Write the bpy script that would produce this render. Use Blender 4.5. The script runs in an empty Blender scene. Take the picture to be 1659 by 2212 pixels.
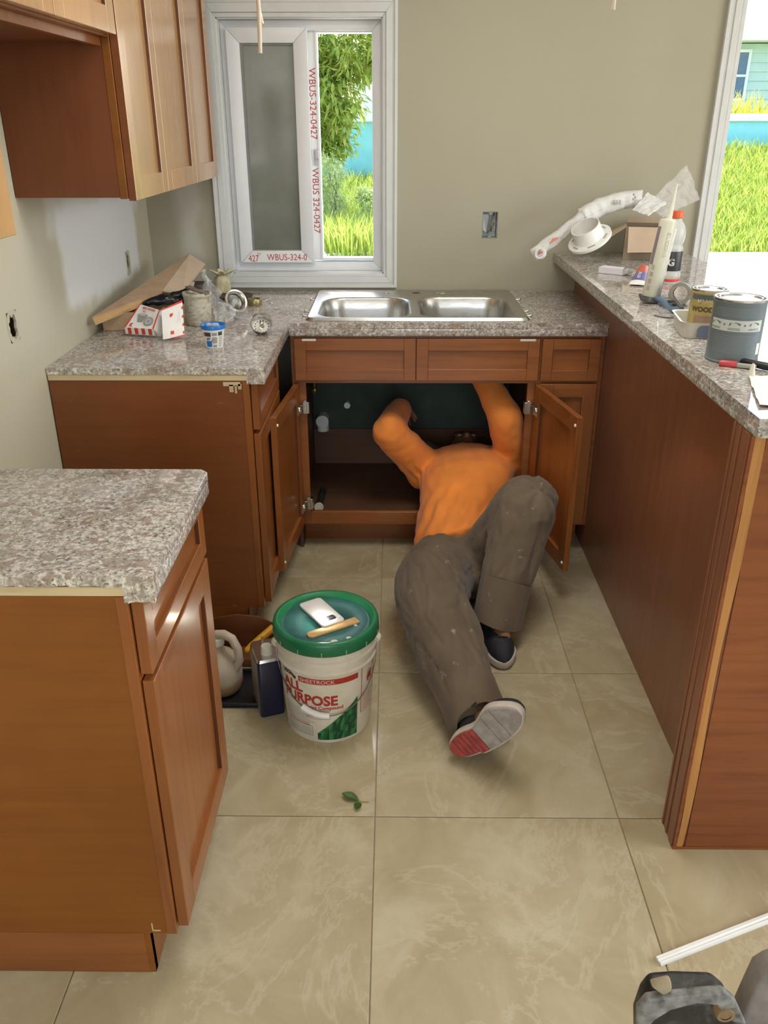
import bpy, bmesh, math, random
import numpy as np
from mathutils import Vector, Matrix, noise as mnoise
random.seed(7); np.random.seed(7)
sc = bpy.context.scene
col = sc.collection
# ------------------------------------------------------------------ camera, sky, sun, lamps, exposure
FPX, PITCH, YAW, ROLL, CAMH = 1814.36, 0.4331, -0.0117, -0.0017, 1.5527
_F = Vector((math.sin(YAW)*math.cos(PITCH), math.cos(YAW)*math.cos(PITCH), -math.sin(PITCH)))
_R0 = Vector((math.cos(YAW), -math.sin(YAW), 0)); _U0 = _R0.cross(_F)
_R = _R0*math.cos(ROLL)+_U0*math.sin(ROLL); _U = _U0*math.cos(ROLL)-_R0*math.sin(ROLL)
CAM = Vector((0, 0, CAMH))
cd = bpy.data.cameras.new('camera'); cam = bpy.data.objects.new('camera', cd); col.objects.link(cam)
cam.matrix_world = Matrix(((_R.x,_U.x,-_F.x,0),(_R.y,_U.y,-_F.y,0),(_R.z,_U.z,-_F.z,CAMH),(0,0,0,1)))
cd.sensor_fit = 'HORIZONTAL'; cd.sensor_width = 36; cd.lens = 36*FPX/1659; cd.clip_start = .05; cd.clip_end = 400
sc.camera = cam
w = bpy.data.worlds.new('World'); sc.world = w; w.use_nodes = True
_n = w.node_tree.nodes; _sky = _n.new('ShaderNodeTexSky'); _sky.sky_type = 'NISHITA'; _sky.sun_disc = False
_sky.sun_elevation = math.radians(62); _sky.sun_rotation = math.radians(19); _sky.dust_density = 3; _sky.air_density = 1.0
w.node_tree.links.new(_sky.outputs[0], _n['Background'].inputs[0]); _n['Background'].inputs[1].default_value = .8
def lamp(name, kind, loc, to, energy, colr=(1,1,1), sx=1, sy=1, angle=.01):
    d = bpy.data.lights.new(name, kind); o = bpy.data.objects.new(name, d); col.objects.link(o)
    o.location = loc; o.rotation_euler = (Vector(to)-Vector(loc)).to_track_quat('-Z','Y').to_euler(); d.energy = energy; d.color = colr
    if kind == 'AREA': d.shape = 'RECTANGLE'; d.size = sx; d.size_y = sy
    if kind == 'SUN': d.angle = angle
    if kind in ('POINT','SPOT'): d.shadow_soft_size = angle
    return o
lamp('sun', 'SUN', (3,9,12), (3-.33*.47,9-.944*.47,12-.883), 12, (1,.95,.86), angle=.0093)
# fill lamps added as extra daylight at unseen openings behind and beside the camera
lamp('side_daylight_fill', 'AREA', (3.55, 1.2, 1.5), (0, 1.7, .9), 74, (1,.98,.95), 2.4, 1.8)
lamp('rear_daylight_fill', 'AREA', (.1, -2.75, 1.7), (.1, 3, .4), 46, (1,.97,.91), 2.0, 1.5)
lamp('ceiling_fill', 'AREA', (.3, 2.08, 2.43), (.3, 2.08, 0), 19, (1,.97,.91), .75, .75)  # unseen lamp added overhead to lift the dark floor
vs = sc.view_settings; vs.view_transform = 'Standard'; vs.look = 'None'; vs.gamma = 1; vs.use_curve_mapping = False; vs.exposure = 0.0
# ------------------------------------------------------------------ helpers
def at(x, y, **k):                       # the point of a real plane (X=, Y= or Z=) seen along one sight line
    d = _F + _R*((x-829.5)/FPX) + _U*((1106-y)/FPX)
    (ax, val), = k.items(); i = 'XYZ'.index(ax)
    return CAM + d*((val-CAM[i])/d[i])
V = Vector
WM = {}
def tag(o, label=None, cat=None, group=None, kind=None):
    if label: o['label'] = label
    if cat: o['category'] = cat
    if group: o['group'] = group
    if kind: o['kind'] = kind
    return o
def thing(name, label, cat, loc, group=None, M=None):
    o = bpy.data.objects.new(name, None); col.objects.link(o); o.empty_display_size = .05
    M = M or Matrix.Translation(V(loc)); o.matrix_world = M; WM[o] = M.copy()
    return tag(o, label, cat, group)
def frame(o, x, y, z):                   # matrix from an origin and three axes
    x, y, z = V(x).normalized(), V(y).normalized(), V(z).normalized()
    return Matrix(((x.x,y.x,z.x,o[0]),(x.y,y.y,z.y,o[1]),(x.z,y.z,z.z,o[2]),(0,0,0,1)))
def rotz(a, loc=(0,0,0)): return Matrix.Translation(V(loc)) @ Matrix.Rotation(a, 4, 'Z')
class MB:
    def __init__(s, M=None): s.v = []; s.f = []; s.mi = []; s.M = M
    def add(s, vs, fs, mi=0):
        b = len(s.v)
        s.v += [tuple(s.M @ V(p)) if s.M else tuple(p) for p in vs]
        for f in fs: s.f.append(tuple(i+b for i in f)); s.mi.append(mi)
        return s
    def hexa(s, p, mi=0): return s.add(p, [(0,3,2,1),(4,5,6,7),(0,1,5,4),(1,2,6,5),(2,3,7,6),(3,0,4,7)], mi)
    def box(s, x0, x1, y0, y1, z0, z1, mi=0):
        if x0 > x1: x0, x1 = x1, x0
        if y0 > y1: y0, y1 = y1, y0
        if z0 > z1: z0, z1 = z1, z0
        return s.hexa([(x0,y0,z0),(x1,y0,z0),(x1,y1,z0),(x0,y1,z0),(x0,y0,z1),(x1,y0,z1),(x1,y1,z1),(x0,y1,z1)], mi)
    def slab(s, o, u, v, n, mi=0):       # parallelepiped from a corner and three edge vectors
        o, u, v, n = V(o), V(u), V(v), V(n)
        if u.cross(v).dot(n) < 0: u, v = v, u
        return s.hexa([o,o+u,o+u+v,o+v,o+n,o+u+n,o+u+v+n,o+v+n], mi)
    def prism(s, pts, vec, mi=0):
        pts = [V(p) for p in pts]; vec = V(vec); n = len(pts)
        nr = sum(((pts[i]-pts[0]).cross(pts[(i+1)%n]-pts[0]) for i in range(n)), V((0,0,0)))
        if nr.dot(vec) > 0: pts = pts[::-1]
        return s.add(pts+[p+vec for p in pts], [tuple(range(n)), tuple(range(2*n-1,n-1,-1))]+[(i,n+i,n+(i+1)%n,(i+1)%n) for i in range(n)], mi)
    def cyl(s, p0, p1, r0, r1=None, n=24, mi=0, cap=True):
        return s.tube([p0,p1],[r0, r0 if r1 is None else r1], n, mi, cap)
    def tube(s, pts, r, n=8, mi=0, cap=True):
        pts = [V(p) for p in pts]; k = len(pts); rs = r if isinstance(r,(list,tuple)) else [r]*k
        vs = []; prev = None
        for i,p in enumerate(pts):
            t = (pts[min(i+1,k-1)]-pts[max(i-1,0)]).normalized()
            if prev is None: a = t.orthogonal().normalized()
            else:
                a = prev - t*prev.dot(t); a = a.normalized() if a.length > 1e-6 else t.orthogonal().normalized()
            prev = a; b = t.cross(a)
            vs += [p+(a*math.cos(2*math.pi*j/n)+b*math.sin(2*math.pi*j/n))*rs[i] for j in range(n)]
        fs = [(i*n+j, i*n+(j+1)%n, (i+1)*n+(j+1)%n, (i+1)*n+j) for i in range(k-1) for j in range(n)]
        if cap: fs += [tuple(range(n-1,-1,-1)), tuple(range((k-1)*n, k*n))]
        return s.add(vs, fs, mi)
    def lathe(s, prof, c=(0,0,0), n=32, mi=0, M=None, a0=0, a1=2*math.pi):
        full = abs(a1-a0-2*math.pi) < 1e-6; m = n if full else n+1; vs = []
        for r, z in prof:
            for j in range(m):
                a = a0+(a1-a0)*j/n; p = V((r*math.cos(a), r*math.sin(a), z))
                vs.append((M @ p) if M else p+V(c))
        fs = []; k = len(prof)
        for i in range(k-1):
            for j in range(n):
                j2 = (j+1) % m; fs.append((i*m+j, i*m+j2, (i+1)*m+j2, (i+1)*m+j))
        return s.add(vs, fs, mi)
    def grid(s, fn, nu, nv, mi=0):
        vs = [fn(i/nu, j/nv) for j in range(nv+1) for i in range(nu+1)]
        return s.add(vs, [(j*(nu+1)+i, j*(nu+1)+i+1, (j+1)*(nu+1)+i+1, (j+1)*(nu+1)+i) for j in range(nv) for i in range(nu)], mi)
    def ball(s, c, r, nu=16, nv=10, mi=0, R=None):
        c = V(c); r = V(r) if not isinstance(r,(int,float)) else V((r,r,r))
        vs = []; fs = []
        for j in range(1,nv):
            t = math.pi*j/nv
            for i in range(nu):
                a = 2*math.pi*i/nu; p = V((r.x*math.sin(t)*math.cos(a), r.y*math.sin(t)*math.sin(a), r.z*math.cos(t)))
                vs.append(c+(R @ p if R else p))
        top = len(vs); p = V((0,0,r.z)); vs.append(c+(R@p if R else p)); vs.append(c-(R@p if R else p))
        for j in range(nv-2):
            for i in range(nu): fs.append((j*nu+i, (j+1)*nu+i, (j+1)*nu+(i+1)%nu, j*nu+(i+1)%nu))
        for i in range(nu): fs.append((top, i, (i+1)%nu)); fs.append((top+1, (nv-2)*nu+(i+1)%nu, (nv-2)*nu+i))
        return s.add(vs, fs, mi)
    def build(s, name, mats, parent=None, bevel=0, smooth=None, origin=None, seg=2, fix=True):
        me = bpy.data.meshes.new(name)
        Mp = WM[parent] if parent is not None else (Matrix.Translation(V(origin)) if origin is not None else Matrix())
        Mi = Mp.inverted()
        me.from_pydata([tuple(Mi @ V(p)) for p in s.v], [], s.f)
        mats = mats if isinstance(mats,(list,tuple)) else [mats]
        for m in mats: me.materials.append(m)
        me.polygons.foreach_set('material_index', s.mi)
        if bevel or fix:
            bm = bmesh.new(); bm.from_mesh(me)
            if fix: bmesh.ops.recalc_face_normals(bm, faces=bm.faces)
            if bevel:
                es = [e for e in bm.edges if len(e.link_faces)==2 and e.calc_face_angle(0) > .6]
                bmesh.ops.bevel(bm, geom=es, offset=bevel, segments=seg, profile=.5, affect='EDGES', clamp_overlap=True)
            bm.to_mesh(me); bm.free()
        if smooth or bevel:
            me.polygons.foreach_set('use_smooth', [True]*len(me.polygons))
            me.set_sharp_from_angle(angle=math.radians(smooth if smooth else 35))
        o = bpy.data.objects.new(name, me); col.objects.link(o)
        if parent is not None: o.parent = parent
        else: o.matrix_world = Mp
        WM[o] = Mp.copy()
        return o
SL = dict(wall_back=('beige painted back wall with the window and doorway','wall'),wall_left=('beige left wall with white primer patches and two outlet holes','wall'),wall_right=('plain beige wall behind the bar out of view','wall'),wall_front=('plain beige wall behind the camera','wall'),ceiling=('plain white flat ceiling above the kitchen','ceiling'),sun_block_eave=('unseen white eave added outside to keep sun off window and doorway','eave'),floor=('cream marble look tile floor with tan joints','floor'),window_1=('white vinyl sliding window with stepped casing and red printed film','window'),door_1=('open doorway with white casing at the right of back wall','doorway'),terrace=('sunlit white concrete terrace outside the doorway','terrace'),terrace_kerb=('low white kerb along the far terrace edge','kerb'),lawn_bank=('sloping green ground of the lawn bank','ground'),far_ground=('far green ground beyond the turquoise wall','ground'))
def struct(o, label=None):
    o['kind'] = 'structure'; o['label'], o['category'] = SL.get(o.name,(label or o.name,'structure')); return o
def copy_tree(o, parent=None):
    c = o.copy(); col.objects.link(c)
    if parent is not None: c.parent = parent
    for ch in [x for x in col.objects if x.parent is o]: copy_tree(ch, c)
    return c
def text_tris(s, size=1.0, bold=0.0, align='LEFT'):
    cu = bpy.data.curves.new('t','FONT'); cu.body = s; cu.size = size; cu.offset = bold; cu.align_x = align; cu.resolution_u = 3
    o = bpy.data.objects.new('t', cu); col.objects.link(o); dg = bpy.context.evaluated_depsgraph_get(); e = o.evaluated_get(dg); me = e.to_mesh()
    vs = [tuple(v.co) for v in me.vertices]; fs = [tuple(p.vertices) for p in me.polygons]
    e.to_mesh_clear(); bpy.data.objects.remove(o); bpy.data.curves.remove(cu)
    return vs, fs
def put_text(mb, s, size, fn, bold=0, mi=0, align='LEFT', sx=1):
    vs, fs = text_tris(s, size, bold, align); mb.add([fn(x*sx, y) for x,y,z in vs], fs, mi)
# ------------------------------------------------------------------ materials
MATS = {}
def nodes(name):
    m = bpy.data.materials.new(name); m.use_nodes = True; nt = m.node_tree
    return m, nt, nt.nodes['Principled BSDF'], nt.nodes.new, nt.links.new
def setb(b, rough=.5, metal=0, spec=.5, coat=0, coatr=.1, trans=0, alpha=1, ior=1.45, sss=0):
    I = b.inputs; I['Roughness'].default_value = rough; I['Metallic'].default_value = metal; I['Specular IOR Level'].default_value = spec
    I['Coat Weight'].default_value = coat; I['Coat Roughness'].default_value = coatr; I['Transmission Weight'].default_value = trans
    I['Alpha'].default_value = alpha; I['IOR'].default_value = ior
    if sss: I['Subsurface Weight'].default_value = sss; I['Subsurface Radius'].default_value = (.02,.015,.01)
def c4(c): return (c[0],c[1],c[2],1)
def ramp(N, L, src, stops):
    r = N('ShaderNodeValToRGB'); e = r.color_ramp.elements
    while len(e) < len(stops): e.new(.5)
    for i,(p,c) in enumerate(stops): e[i].position = p; e[i].color = c4(c)
    L(src, r.inputs[0]); return r
def mixc(N, L, fac, a, b, mode='MIX'):
    x = N('ShaderNodeMix'); x.data_type = 'RGBA'; x.blend_type = mode
    for k,s in ((0,fac),(6,a),(7,b)):
        if hasattr(s,'is_output'): L(s, x.inputs[k])
        elif k == 0: x.inputs[0].default_value = s
        else: x.inputs[k].default_value = c4(s)
    return x.outputs[2]
def coords(N, L, scale=(1,1,1), kind='Object', rot=(0,0,0), loc=(0,0,0)):
    t = N('ShaderNodeTexCoord'); m = N('ShaderNodeMapping'); m.inputs['Scale'].default_value = scale; m.inputs['Rotation'].default_value = rot
    m.inputs['Location'].default_value = loc; L(t.outputs[kind], m.inputs[0]); return m.outputs[0]
def noise(N, L, vec, scale, detail=4, rough=.55, dist=0):
    t = N('ShaderNodeTexNoise'); t.inputs['Scale'].default_value = scale; t.inputs['Detail'].default_value = detail
    t.inputs['Roughness'].default_value = rough; t.inputs['Distortion'].default_value = dist; L(vec, t.inputs['Vector']); return t.outputs['Fac']
def bump(N, L, b, h, strength, dist=.002):
    x = N('ShaderNodeBump'); x.inputs['Strength'].default_value = strength; x.inputs['Distance'].default_value = dist
    L(h, x.inputs['Height']); L(x.outputs[0], b.inputs['Normal'])
def mat(name, c, rough=.5, var=.1, vs=18, bmp=0, bs=150, emit=None, es=1, **kw):
    if name in MATS: return MATS[name]
    m, nt, b, N, L = nodes(name); v = coords(N, L)
    f = noise(N, L, v, vs, 4)
    lo = tuple(x*(1-var) for x in c); hi = tuple(min(1,x*(1+var)) for x in c)
    r = ramp(N, L, f, [(.3,lo),(.7,hi)]); L(r.outputs[0], b.inputs['Base Color']); setb(b, rough, **kw)
    if bmp: bump(N, L, b, noise(N, L, v, bs, 3), bmp)
    if emit: b.inputs['Emission Color'].default_value = c4(emit); b.inputs['Emission Strength'].default_value = es
    MATS[name] = m; return m
def wood(name, axis, c, rough=.38, coat=.35, amt=.28, dusty=0):
    m, nt, b, N, L = nodes(name)
    s = [22,22,22]; s['XYZ'.index(axis)] = 1.3
    g = noise(N, L, coords(N, L, tuple(s)), 1.6, 6, .6, .5); blot = noise(N, L, coords(N, L, (2.2,2.2,2.2), loc=(3,1,2)), 1.3, 3)
    dk = tuple(x*(1-amt)*f for x,f in zip(c,(1,.92,.85))); lt = tuple(x*(1+amt*.7) for x in c)
    r = ramp(N, L, g, [(.25,dk),(.5,c),(.8,lt)])
    r2 = ramp(N, L, blot, [(.3,(.82,.8,.78)),(.7,(1.12,1.12,1.12))])
    o = mixc(N, L, .8, r.outputs[0], r2.outputs[0], 'MULTIPLY')
    if dusty:
        sc_ = noise(N, L, coords(N, L, (3,3,9), rot=(.3,.5,.2)), 3.5, 8, .75, 1.2); k = ramp(N, L, sc_, [(.62,(0,0,0)),(.76,(dusty,)*3)])
        o = mixc(N, L, k.outputs[0], o, (.45,.36,.28))
    L(o, b.inputs['Base Color']); setb(b, rough, spec=.4, coat=coat, coatr=.18); bump(N, L, b, g, .06)
    return m
def granite(name, tint=(1,1,1), rough=.09, sc_=1.0, edge=False):
    m, nt, b, N, L = nodes(name); v = coords(N, L, (sc_,sc_,sc_)); v2 = coords(N, L, (sc_,sc_,sc_), loc=(7,3,5)); v3 = coords(N, L, (sc_,sc_,sc_), loc=(1,9,2))
    g = noise(N, L, v, 95, 3, .6, .6); base = ramp(N, L, g, [(.34,(.27,.24,.21)),(.44,(.38,.345,.31)),(.53,(.52,.485,.44)),(.66,(.66,.635,.585))]).outputs[0]
    t = N('ShaderNodeTexVoronoi'); t.inputs['Scale'].default_value = 210; L(v2, t.inputs['Vector']); sp = N('ShaderNodeSeparateColor'); L(t.outputs['Color'], sp.inputs[0])
    cell = ramp(N, L, sp.outputs[0], [(0,(.55,.53,.52)),(.3,(.85,.84,.83)),(.7,(1.12,1.12,1.12))]); base = mixc(N, L, .8, base, cell.outputs[0], 'MULTIPLY')
    pk = noise(N, L, v3, 36, 3, .55, .8); big = noise(N, L, v2, 7, 3); ma = N('ShaderNodeMath'); ma.operation = 'MULTIPLY_ADD'; L(big, ma.inputs[0]); ma.inputs[1].default_value = .35; L(pk, ma.inputs[2])
    k = ramp(N, L, ma.outputs[0], [(.705,(0,0,0)),(.75,(.85,.85,.85))]); pc = ramp(N, L, noise(N, L, v, 22, 2), [(.35,(.25,.175,.13)),(.5,(.36,.285,.24)),(.65,(.30,.27,.245))]); o = mixc(N, L, k.outputs[0], base, pc.outputs[0])
    dk = noise(N, L, v2, 120, 3, .6, 1.2); k3 = ramp(N, L, dk, [(.355,(.9,.9,.9)),(.41,(0,0,0))]); o = mixc(N, L, k3.outputs[0], o, (.10,.085,.075)); o = mixc(N, L, 1, o, tint, 'MULTIPLY')
    L(o, b.inputs['Base Color']); setb(b, rough, spec=.5)
    if edge: bump(N, L, b, noise(N, L, v, 120, 5), .8, .004)
    return m
WZ = wood('stained_maple_upright', 'Z', (.27,.090,.022)); WX = wood('stained_maple_across', 'X', (.27,.090,.022)); WY = wood('stained_maple_along', 'Y', (.27,.090,.022))
WSIDE = wood('stained_side_panel', 'X', (.24,.080,.010), .5, .06, .14); WSIDE2 = wood('scuffed_side_panel', 'X', (.21,.067,.018), .42, .2, .12, dusty=.35)
WPEN = wood('stained_plywood_panel', 'Z', (.27,.112,.062), .38, .25, .2); WEDGE = wood('worn_light_edge', 'Z', (.50,.24,.075), .5, .1, .25); WEND = wood('reddish_end_panel', 'X', (.25,.078,.026), .4, .25, .3)
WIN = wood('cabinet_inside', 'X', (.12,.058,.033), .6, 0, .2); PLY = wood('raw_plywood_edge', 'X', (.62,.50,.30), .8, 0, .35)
GRAN = granite('polished_granite'); GRANB = granite('polished_granite_bar', (.95,.98,1.0), .06); GEDGE = granite('cut_granite_edge', (1.2,1.18,1.12), .55, 1, True)
WHITE = mat('white_vinyl', (.70,.72,.745), .35, .02); WTRIM = mat('white_painted_trim', (.59,.605,.60), .45, .03); PLAST = mat('white_plastic', (.80,.80,.77), .35, .04)
STEEL = mat('brushed_steel', (.62,.61,.58), .24, .06, 60, metal=1); CHROME = mat('chrome', (.75,.74,.72), .12, .03, metal=1); BLACK = mat('black_plastic', (.018,.018,.02), .4, .2)
CARD = mat('cardboard', (.42,.29,.18), .85, .1, 25); CARDIN = mat('cardboard_inner', (.52,.40,.29), .85, .06); RED = mat('printed_red', (.62,.05,.03), .45, .05); PRWHITE = mat('printed_white', (.78,.76,.72), .5, .03)
INK = mat('printed_dark_ink', (.05,.05,.055), .5, .1); GREYINK = mat('printed_grey', (.30,.29,.27), .5, .1); BLUEP = mat('blue_plastic', (.015,.16,.50), .35, .08)
# ------------------------------------------------------------------ room shell
XW, YW, XR, YF, ZC, WT = -1.007, 3.616, 3.62, -2.8, 2.45, .14
def wall_mat(name, patches, lift=1.0):
    m, nt, b, N, L = nodes(name); v = coords(N, L)
    f = noise(N, L, v, 1.2, 3); base = ramp(N, L, f, [(.3,tuple(lift*q for q in (.375,.352,.262))),(.7,tuple(lift*q for q in (.42,.397,.298)))]).outputs[0]
    sep = N('ShaderNodeSeparateXYZ'); wob = noise(N, L, v, 7, 3)
    L(v, sep.inputs[0])
    def step(src, e, up, soft=.03):      # primer edges wander a little, as brushed paint does
        a = N('ShaderNodeMath'); a.operation = 'MULTIPLY_ADD'; L(wob, a.inputs[0]); a.inputs[1].default_value = .10; L(src, a.inputs[2])
        mr = N('ShaderNodeMapRange'); mr.interpolation_type = 'SMOOTHSTEP'; L(a.outputs[0], mr.inputs[0]); e += .05
        mr.inputs[1].default_value = e-soft; mr.inputs[2].default_value = e+soft; mr.inputs[3].default_value = 0 if up else 1; mr.inputs[4].default_value = 1 if up else 0
        return mr.outputs[0]
    for ax, lo, hi, z0, z1, c, k in patches:
        s = sep.outputs['XYZ'.index(ax)]; fs = [step(s, lo, True), step(s, hi, False), step(sep.outputs[2], z0, True), step(sep.outputs[2], z1, False)]
        cur = fs[0]
        for g in fs[1:]:
            mm = N('ShaderNodeMath'); mm.operation = 'MULTIPLY'; L(cur, mm.inputs[0]); L(g, mm.inputs[1]); cur = mm.outputs[0]
        mm = N('ShaderNodeMath'); mm.operation = 'MULTIPLY'; L(cur, mm.inputs[0]); mm.inputs[1].default_value = k
        base = mixc(N, L, mm.outputs[0], base, c)
    L(base, b.inputs['Base Color']); setb(b, .55, spec=.35); bump(N, L, b, noise(N, L, v, 90, 4), .05); return m
PR = (.76,.77,.77)
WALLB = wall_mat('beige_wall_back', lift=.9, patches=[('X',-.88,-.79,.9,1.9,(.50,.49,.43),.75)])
WALLL = wall_mat('beige_wall_left', lift=1.3, patches=[('Y',2.62,3.42,1.02,1.33,PR,.85),('Y',2.55,3.48,1.25,1.9,PR,.45),('Y',1.8,2.5,.98,1.3,(.55,.52,.42),.6)])  # same paint lifted lighter to stand in for stronger side light
WALLP = mat('plain_wall_paint', (.50,.46,.36), .6, .04)
def wall(name, axis, c0, c1, u0, u1, z0, z1, holes, m):
    us = sorted({u0,u1}|{h[0] for h in holes}|{h[1] for h in holes}); zs = sorted({z0,z1}|{h[2] for h in holes}|{h[3] for h in holes}); b = MB()
    for i in range(len(us)-1):
        for j in range(len(zs)-1):
            uc, zc = (us[i]+us[i+1])/2, (zs[j]+zs[j+1])/2
            if any(h[0]<uc<h[1] and h[2]<zc<h[3] for h in holes): continue
            if axis == 'Y': b.box(us[i],us[i+1],c0,c1,zs[j],zs[j+1])
            else: b.box(c0,c1,us[i],us[i+1],zs[j],zs[j+1])
    return struct(b.build(name, m))
WIN0 = (-.668,-.044,.984,1.913); DOOR0 = (1.288,2.25,0,1.985)
OUTB = (.362,.424,1.124,1.227); OUTL = [(2.185,2.245,1.027,1.106),(3.255,3.303,1.032,1.117)]
wall('wall_back','Y',YW,YW+WT,XW-WT,XR+WT,0,ZC,[WIN0,DOOR0,OUTB],WALLB)
wall('wall_left','X',XW-WT,XW,YF,YW,0,ZC,OUTL,WALLL)
wall('wall_right','X',XR,XR+WT,YF,YW,0,ZC,[(0,2.4,.35,2.3)],WALLP)
wall('wall_front','Y',YF-WT,YF,XW-WT,XR+WT,0,ZC,[(-1.0+.1,1.1,.7,2.3)],WALLP)
struct(MB().box(XW-WT,XR+WT,YF-WT,YW+WT,ZC,ZC+.1).build('ceiling', mat('ceiling_white',(.80,.78,.73),.8,.02)))
struct(MB().box(-3,6,YW+WT+.001,YW+1.0,2.46,2.58).build('sun_block_eave', mat('sun_block_white',(.75,.74,.70),.7,.03)))  # unseen eave added to keep direct sun off window and doorway
# tiles
def tile_mat():
    m, nt, b, N, L = nodes('cream_marble_tile'); inf = N('ShaderNodeObjectInfo'); v0 = coords(N, L)
    off = N('ShaderNodeVectorMath'); off.operation = 'SCALE'; cb = N('ShaderNodeCombineXYZ'); L(inf.outputs['Random'], cb.inputs[0]); L(inf.outputs['Random'], cb.inputs[1]); L(cb.outputs[0], off.inputs[0]); off.inputs['Scale'].default_value = 37
    ad = N('ShaderNodeVectorMath'); L(v0, ad.inputs[0]); L(off.outputs[0], ad.inputs[1]); v = ad.outputs[0]
    cl = noise(N, L, v, 3.2, 8, .62, 1.0); r = ramp(N, L, cl, [(.30,(.36,.29,.168)),(.5,(.43,.365,.232)),(.68,(.51,.45,.31))])
    vn = noise(N, L, v, 2.3, 6, .66, 1.2); k = ramp(N, L, vn, [(.475,(0,0,0)),(.5,(.34,.34,.34)),(.525,(0,0,0))])
    o = mixc(N, L, k.outputs[0], r.outputs[0], (.58,.52,.38))
    vb = noise(N, L, v, 1.7, 4, .6, 1.6); k2 = ramp(N, L, vb, [(.49,(0,0,0)),(.5,(.07,.07,.07)),(.51,(0,0,0))]); o = mixc(N, L, k2.outputs[0], o, (.34,.25,.13))
    L(o, b.inputs['Base Color']); setb(b, .09, spec=.55); sm = noise(N, L, v, 6, 4); rr = ramp(N, L, sm, [(.35,(.045,)*3),(.7,(.13,)*3)]); L(rr.outputs[0], b.inputs['Roughness']); return m
TILE = tile_mat(); GROUT = mat('tan_grout', (.37,.30,.20), .85, .15, 60)
fl = struct(MB().box(XW-WT,XR+WT,YF-WT,YW+WT,-.12,-.004).build('floor', GROUT))
TX, TY, TS = -.0421, 1.5666, .6
TM = {}
for i in range(-2,6):
    for j in range(-7,4):
        xa,xb = max(TX+i*TS,XW+.001)-(TX+i*TS), TS; ya,yb = max(TY+j*TS,YF)-(TY+j*TS), min(TY+(j+1)*TS,YW+WT)-(TY+j*TS); key = (round(xa,3),round(ya,3),round(yb,3))
        if key not in TM: TM[key] = o = MB().box(xa+.0012,xb-.0012,ya+.0012,yb-.0012,-.006,0).build('floor_tile', TILE, fl, bevel=.0012, seg=1)
        else: o = TM[key].copy(); col.objects.link(o)
        o.location = (TX+i*TS, TY+j*TS, 0)
# ------------------------------------------------------------------ window in the back wall
wn = thing('window_1', None, None, (WIN0[0],YW,WIN0[2])); struct(wn)
x0,x1,z0,z1 = WIN0; X0,X1,Z0,Z1 = -.727,.013,.927,1.985
def casing(name, pts, root):             # stepped moulding: pts = outer0, outer1, inner1, inner0 on the wall plane
    b = MB(); o0,o1,i1,i0 = [V(p) for p in pts]
    for k0,k1,d in ((0,.22,.020),(.22,.34,.015),(.34,.78,.018),(.78,1,.011)):
        q = [o0.lerp(i0,k0),o1.lerp(i1,k0),o1.lerp(i1,k1),o0.lerp(i0,k1)]; b.prism(q, V((0,-d,0)))
    return b.build(name, WTRIM, root, bevel=.0012, seg=1)
P = lambda x,z: (x,YW,z)
for pts in ([P(X0,Z0),P(X0,Z1),P(x0,z1),P(x0,z0)],[P(X0,Z1),P(X1,Z1),P(x1,z1),P(x0,z1)],[P(X1,Z1),P(X1,Z0),P(x1,z0),P(x1,z1)],[P(X1,Z0),P(X0,Z0),P(x0,z0),P(x1,z0)]): casing('casing_board', pts, wn)
b = MB()                                  # reveal lining
for a in ((x0,x0+.004,z0,z1),(x1-.004,x1,z0,z1),(x0,x1,z0,z0+.004),(x0,x1,z1-.004,z1)): b.box(a[0],a[1],YW-.004,YW+WT,a[2],a[3])
b.build('window_reveal', WTRIM, wn)
def ring(b, x0,x1,z0,z1,y0,y1,w, mi=0):
    wl,wr,wb,wt = w if isinstance(w,tuple) else (w,)*4
    f = [P3 for P3 in ((x0,z0),(x1,z0),(x1,z1),(x0,z1))]; g = [(x0+wl,z0+wb),(x1-wr,z0+wb),(x1-wr,z1-wt),(x0+wl,z1-wt)]
    for i in range(4):
        k = (i+1)%4; b.prism([(f[i][0],y0,f[i][1]),(f[k][0],y0,f[k][1]),(g[k][0],y0,g[k][1]),(g[i][0],y0,g[i][1])], (0,y1-y0,0), mi)
    return b
ring(MB(),x0+.004,x1-.004,z0+.004,z1-.004,YW+.045,YW+.125,(.028,.038,.035,.035)).build('window_frame', WHITE, wn, bevel=.002)
ring(MB(),-.305,-.078,1.030,1.876,YW+.055,YW+.11,.008).build('window_track', WHITE, wn, bevel=.001)
ring(MB(),-.641,-.331,1.023,1.884,YW+.018,YW+.052,(.051,.055,.049,.053)).build('window_sash', WHITE, wn, bevel=.003)
ring(MB(),-.62,-.300,1.028,1.880,YW+.062,YW+.09,(.04,.033,.04,.04)).build('window_sash', WHITE, wn, bevel=.002)
m, nt, bb, N, L = nodes('tinted_screened_glass'); v = coords(N, L, (1,1,1))
w1 = N('ShaderNodeTexWave'); w1.inputs['Scale'].default_value = 260; w1.bands_direction='X'; w2 = N('ShaderNodeTexWave'); w2.inputs['Scale'].default_value = 260; w2.bands_direction='Z'; L(v,w1.inputs[0]); L(v,w2.inputs[0])
f = noise(N, L, v, 5, 5); r = ramp(N, L, f, [(.3,(.19,.20,.175)),(.7,(.27,.28,.25))]); o = mixc(N, L, .25, r.outputs[0], w1.outputs[0], 'MULTIPLY'); o = mixc(N, L, .25, o, w2.outputs[0], 'MULTIPLY')
L(o, bb.inputs['Base Color']); setb(bb, .12, spec=.6, alpha=.93); DGLASS = m
MB().box(-.592,-.384,YW+.034,YW+.038,1.068,1.834).build('window_pane', DGLASS, wn)
ring(MB(),-.592,-.384,1.068,1.834,YW+.026,YW+.034,(.012,.003,.008,.010)).build('pane_gasket', mat('grey_gasket',(.20,.21,.20),.6), wn)
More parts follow.
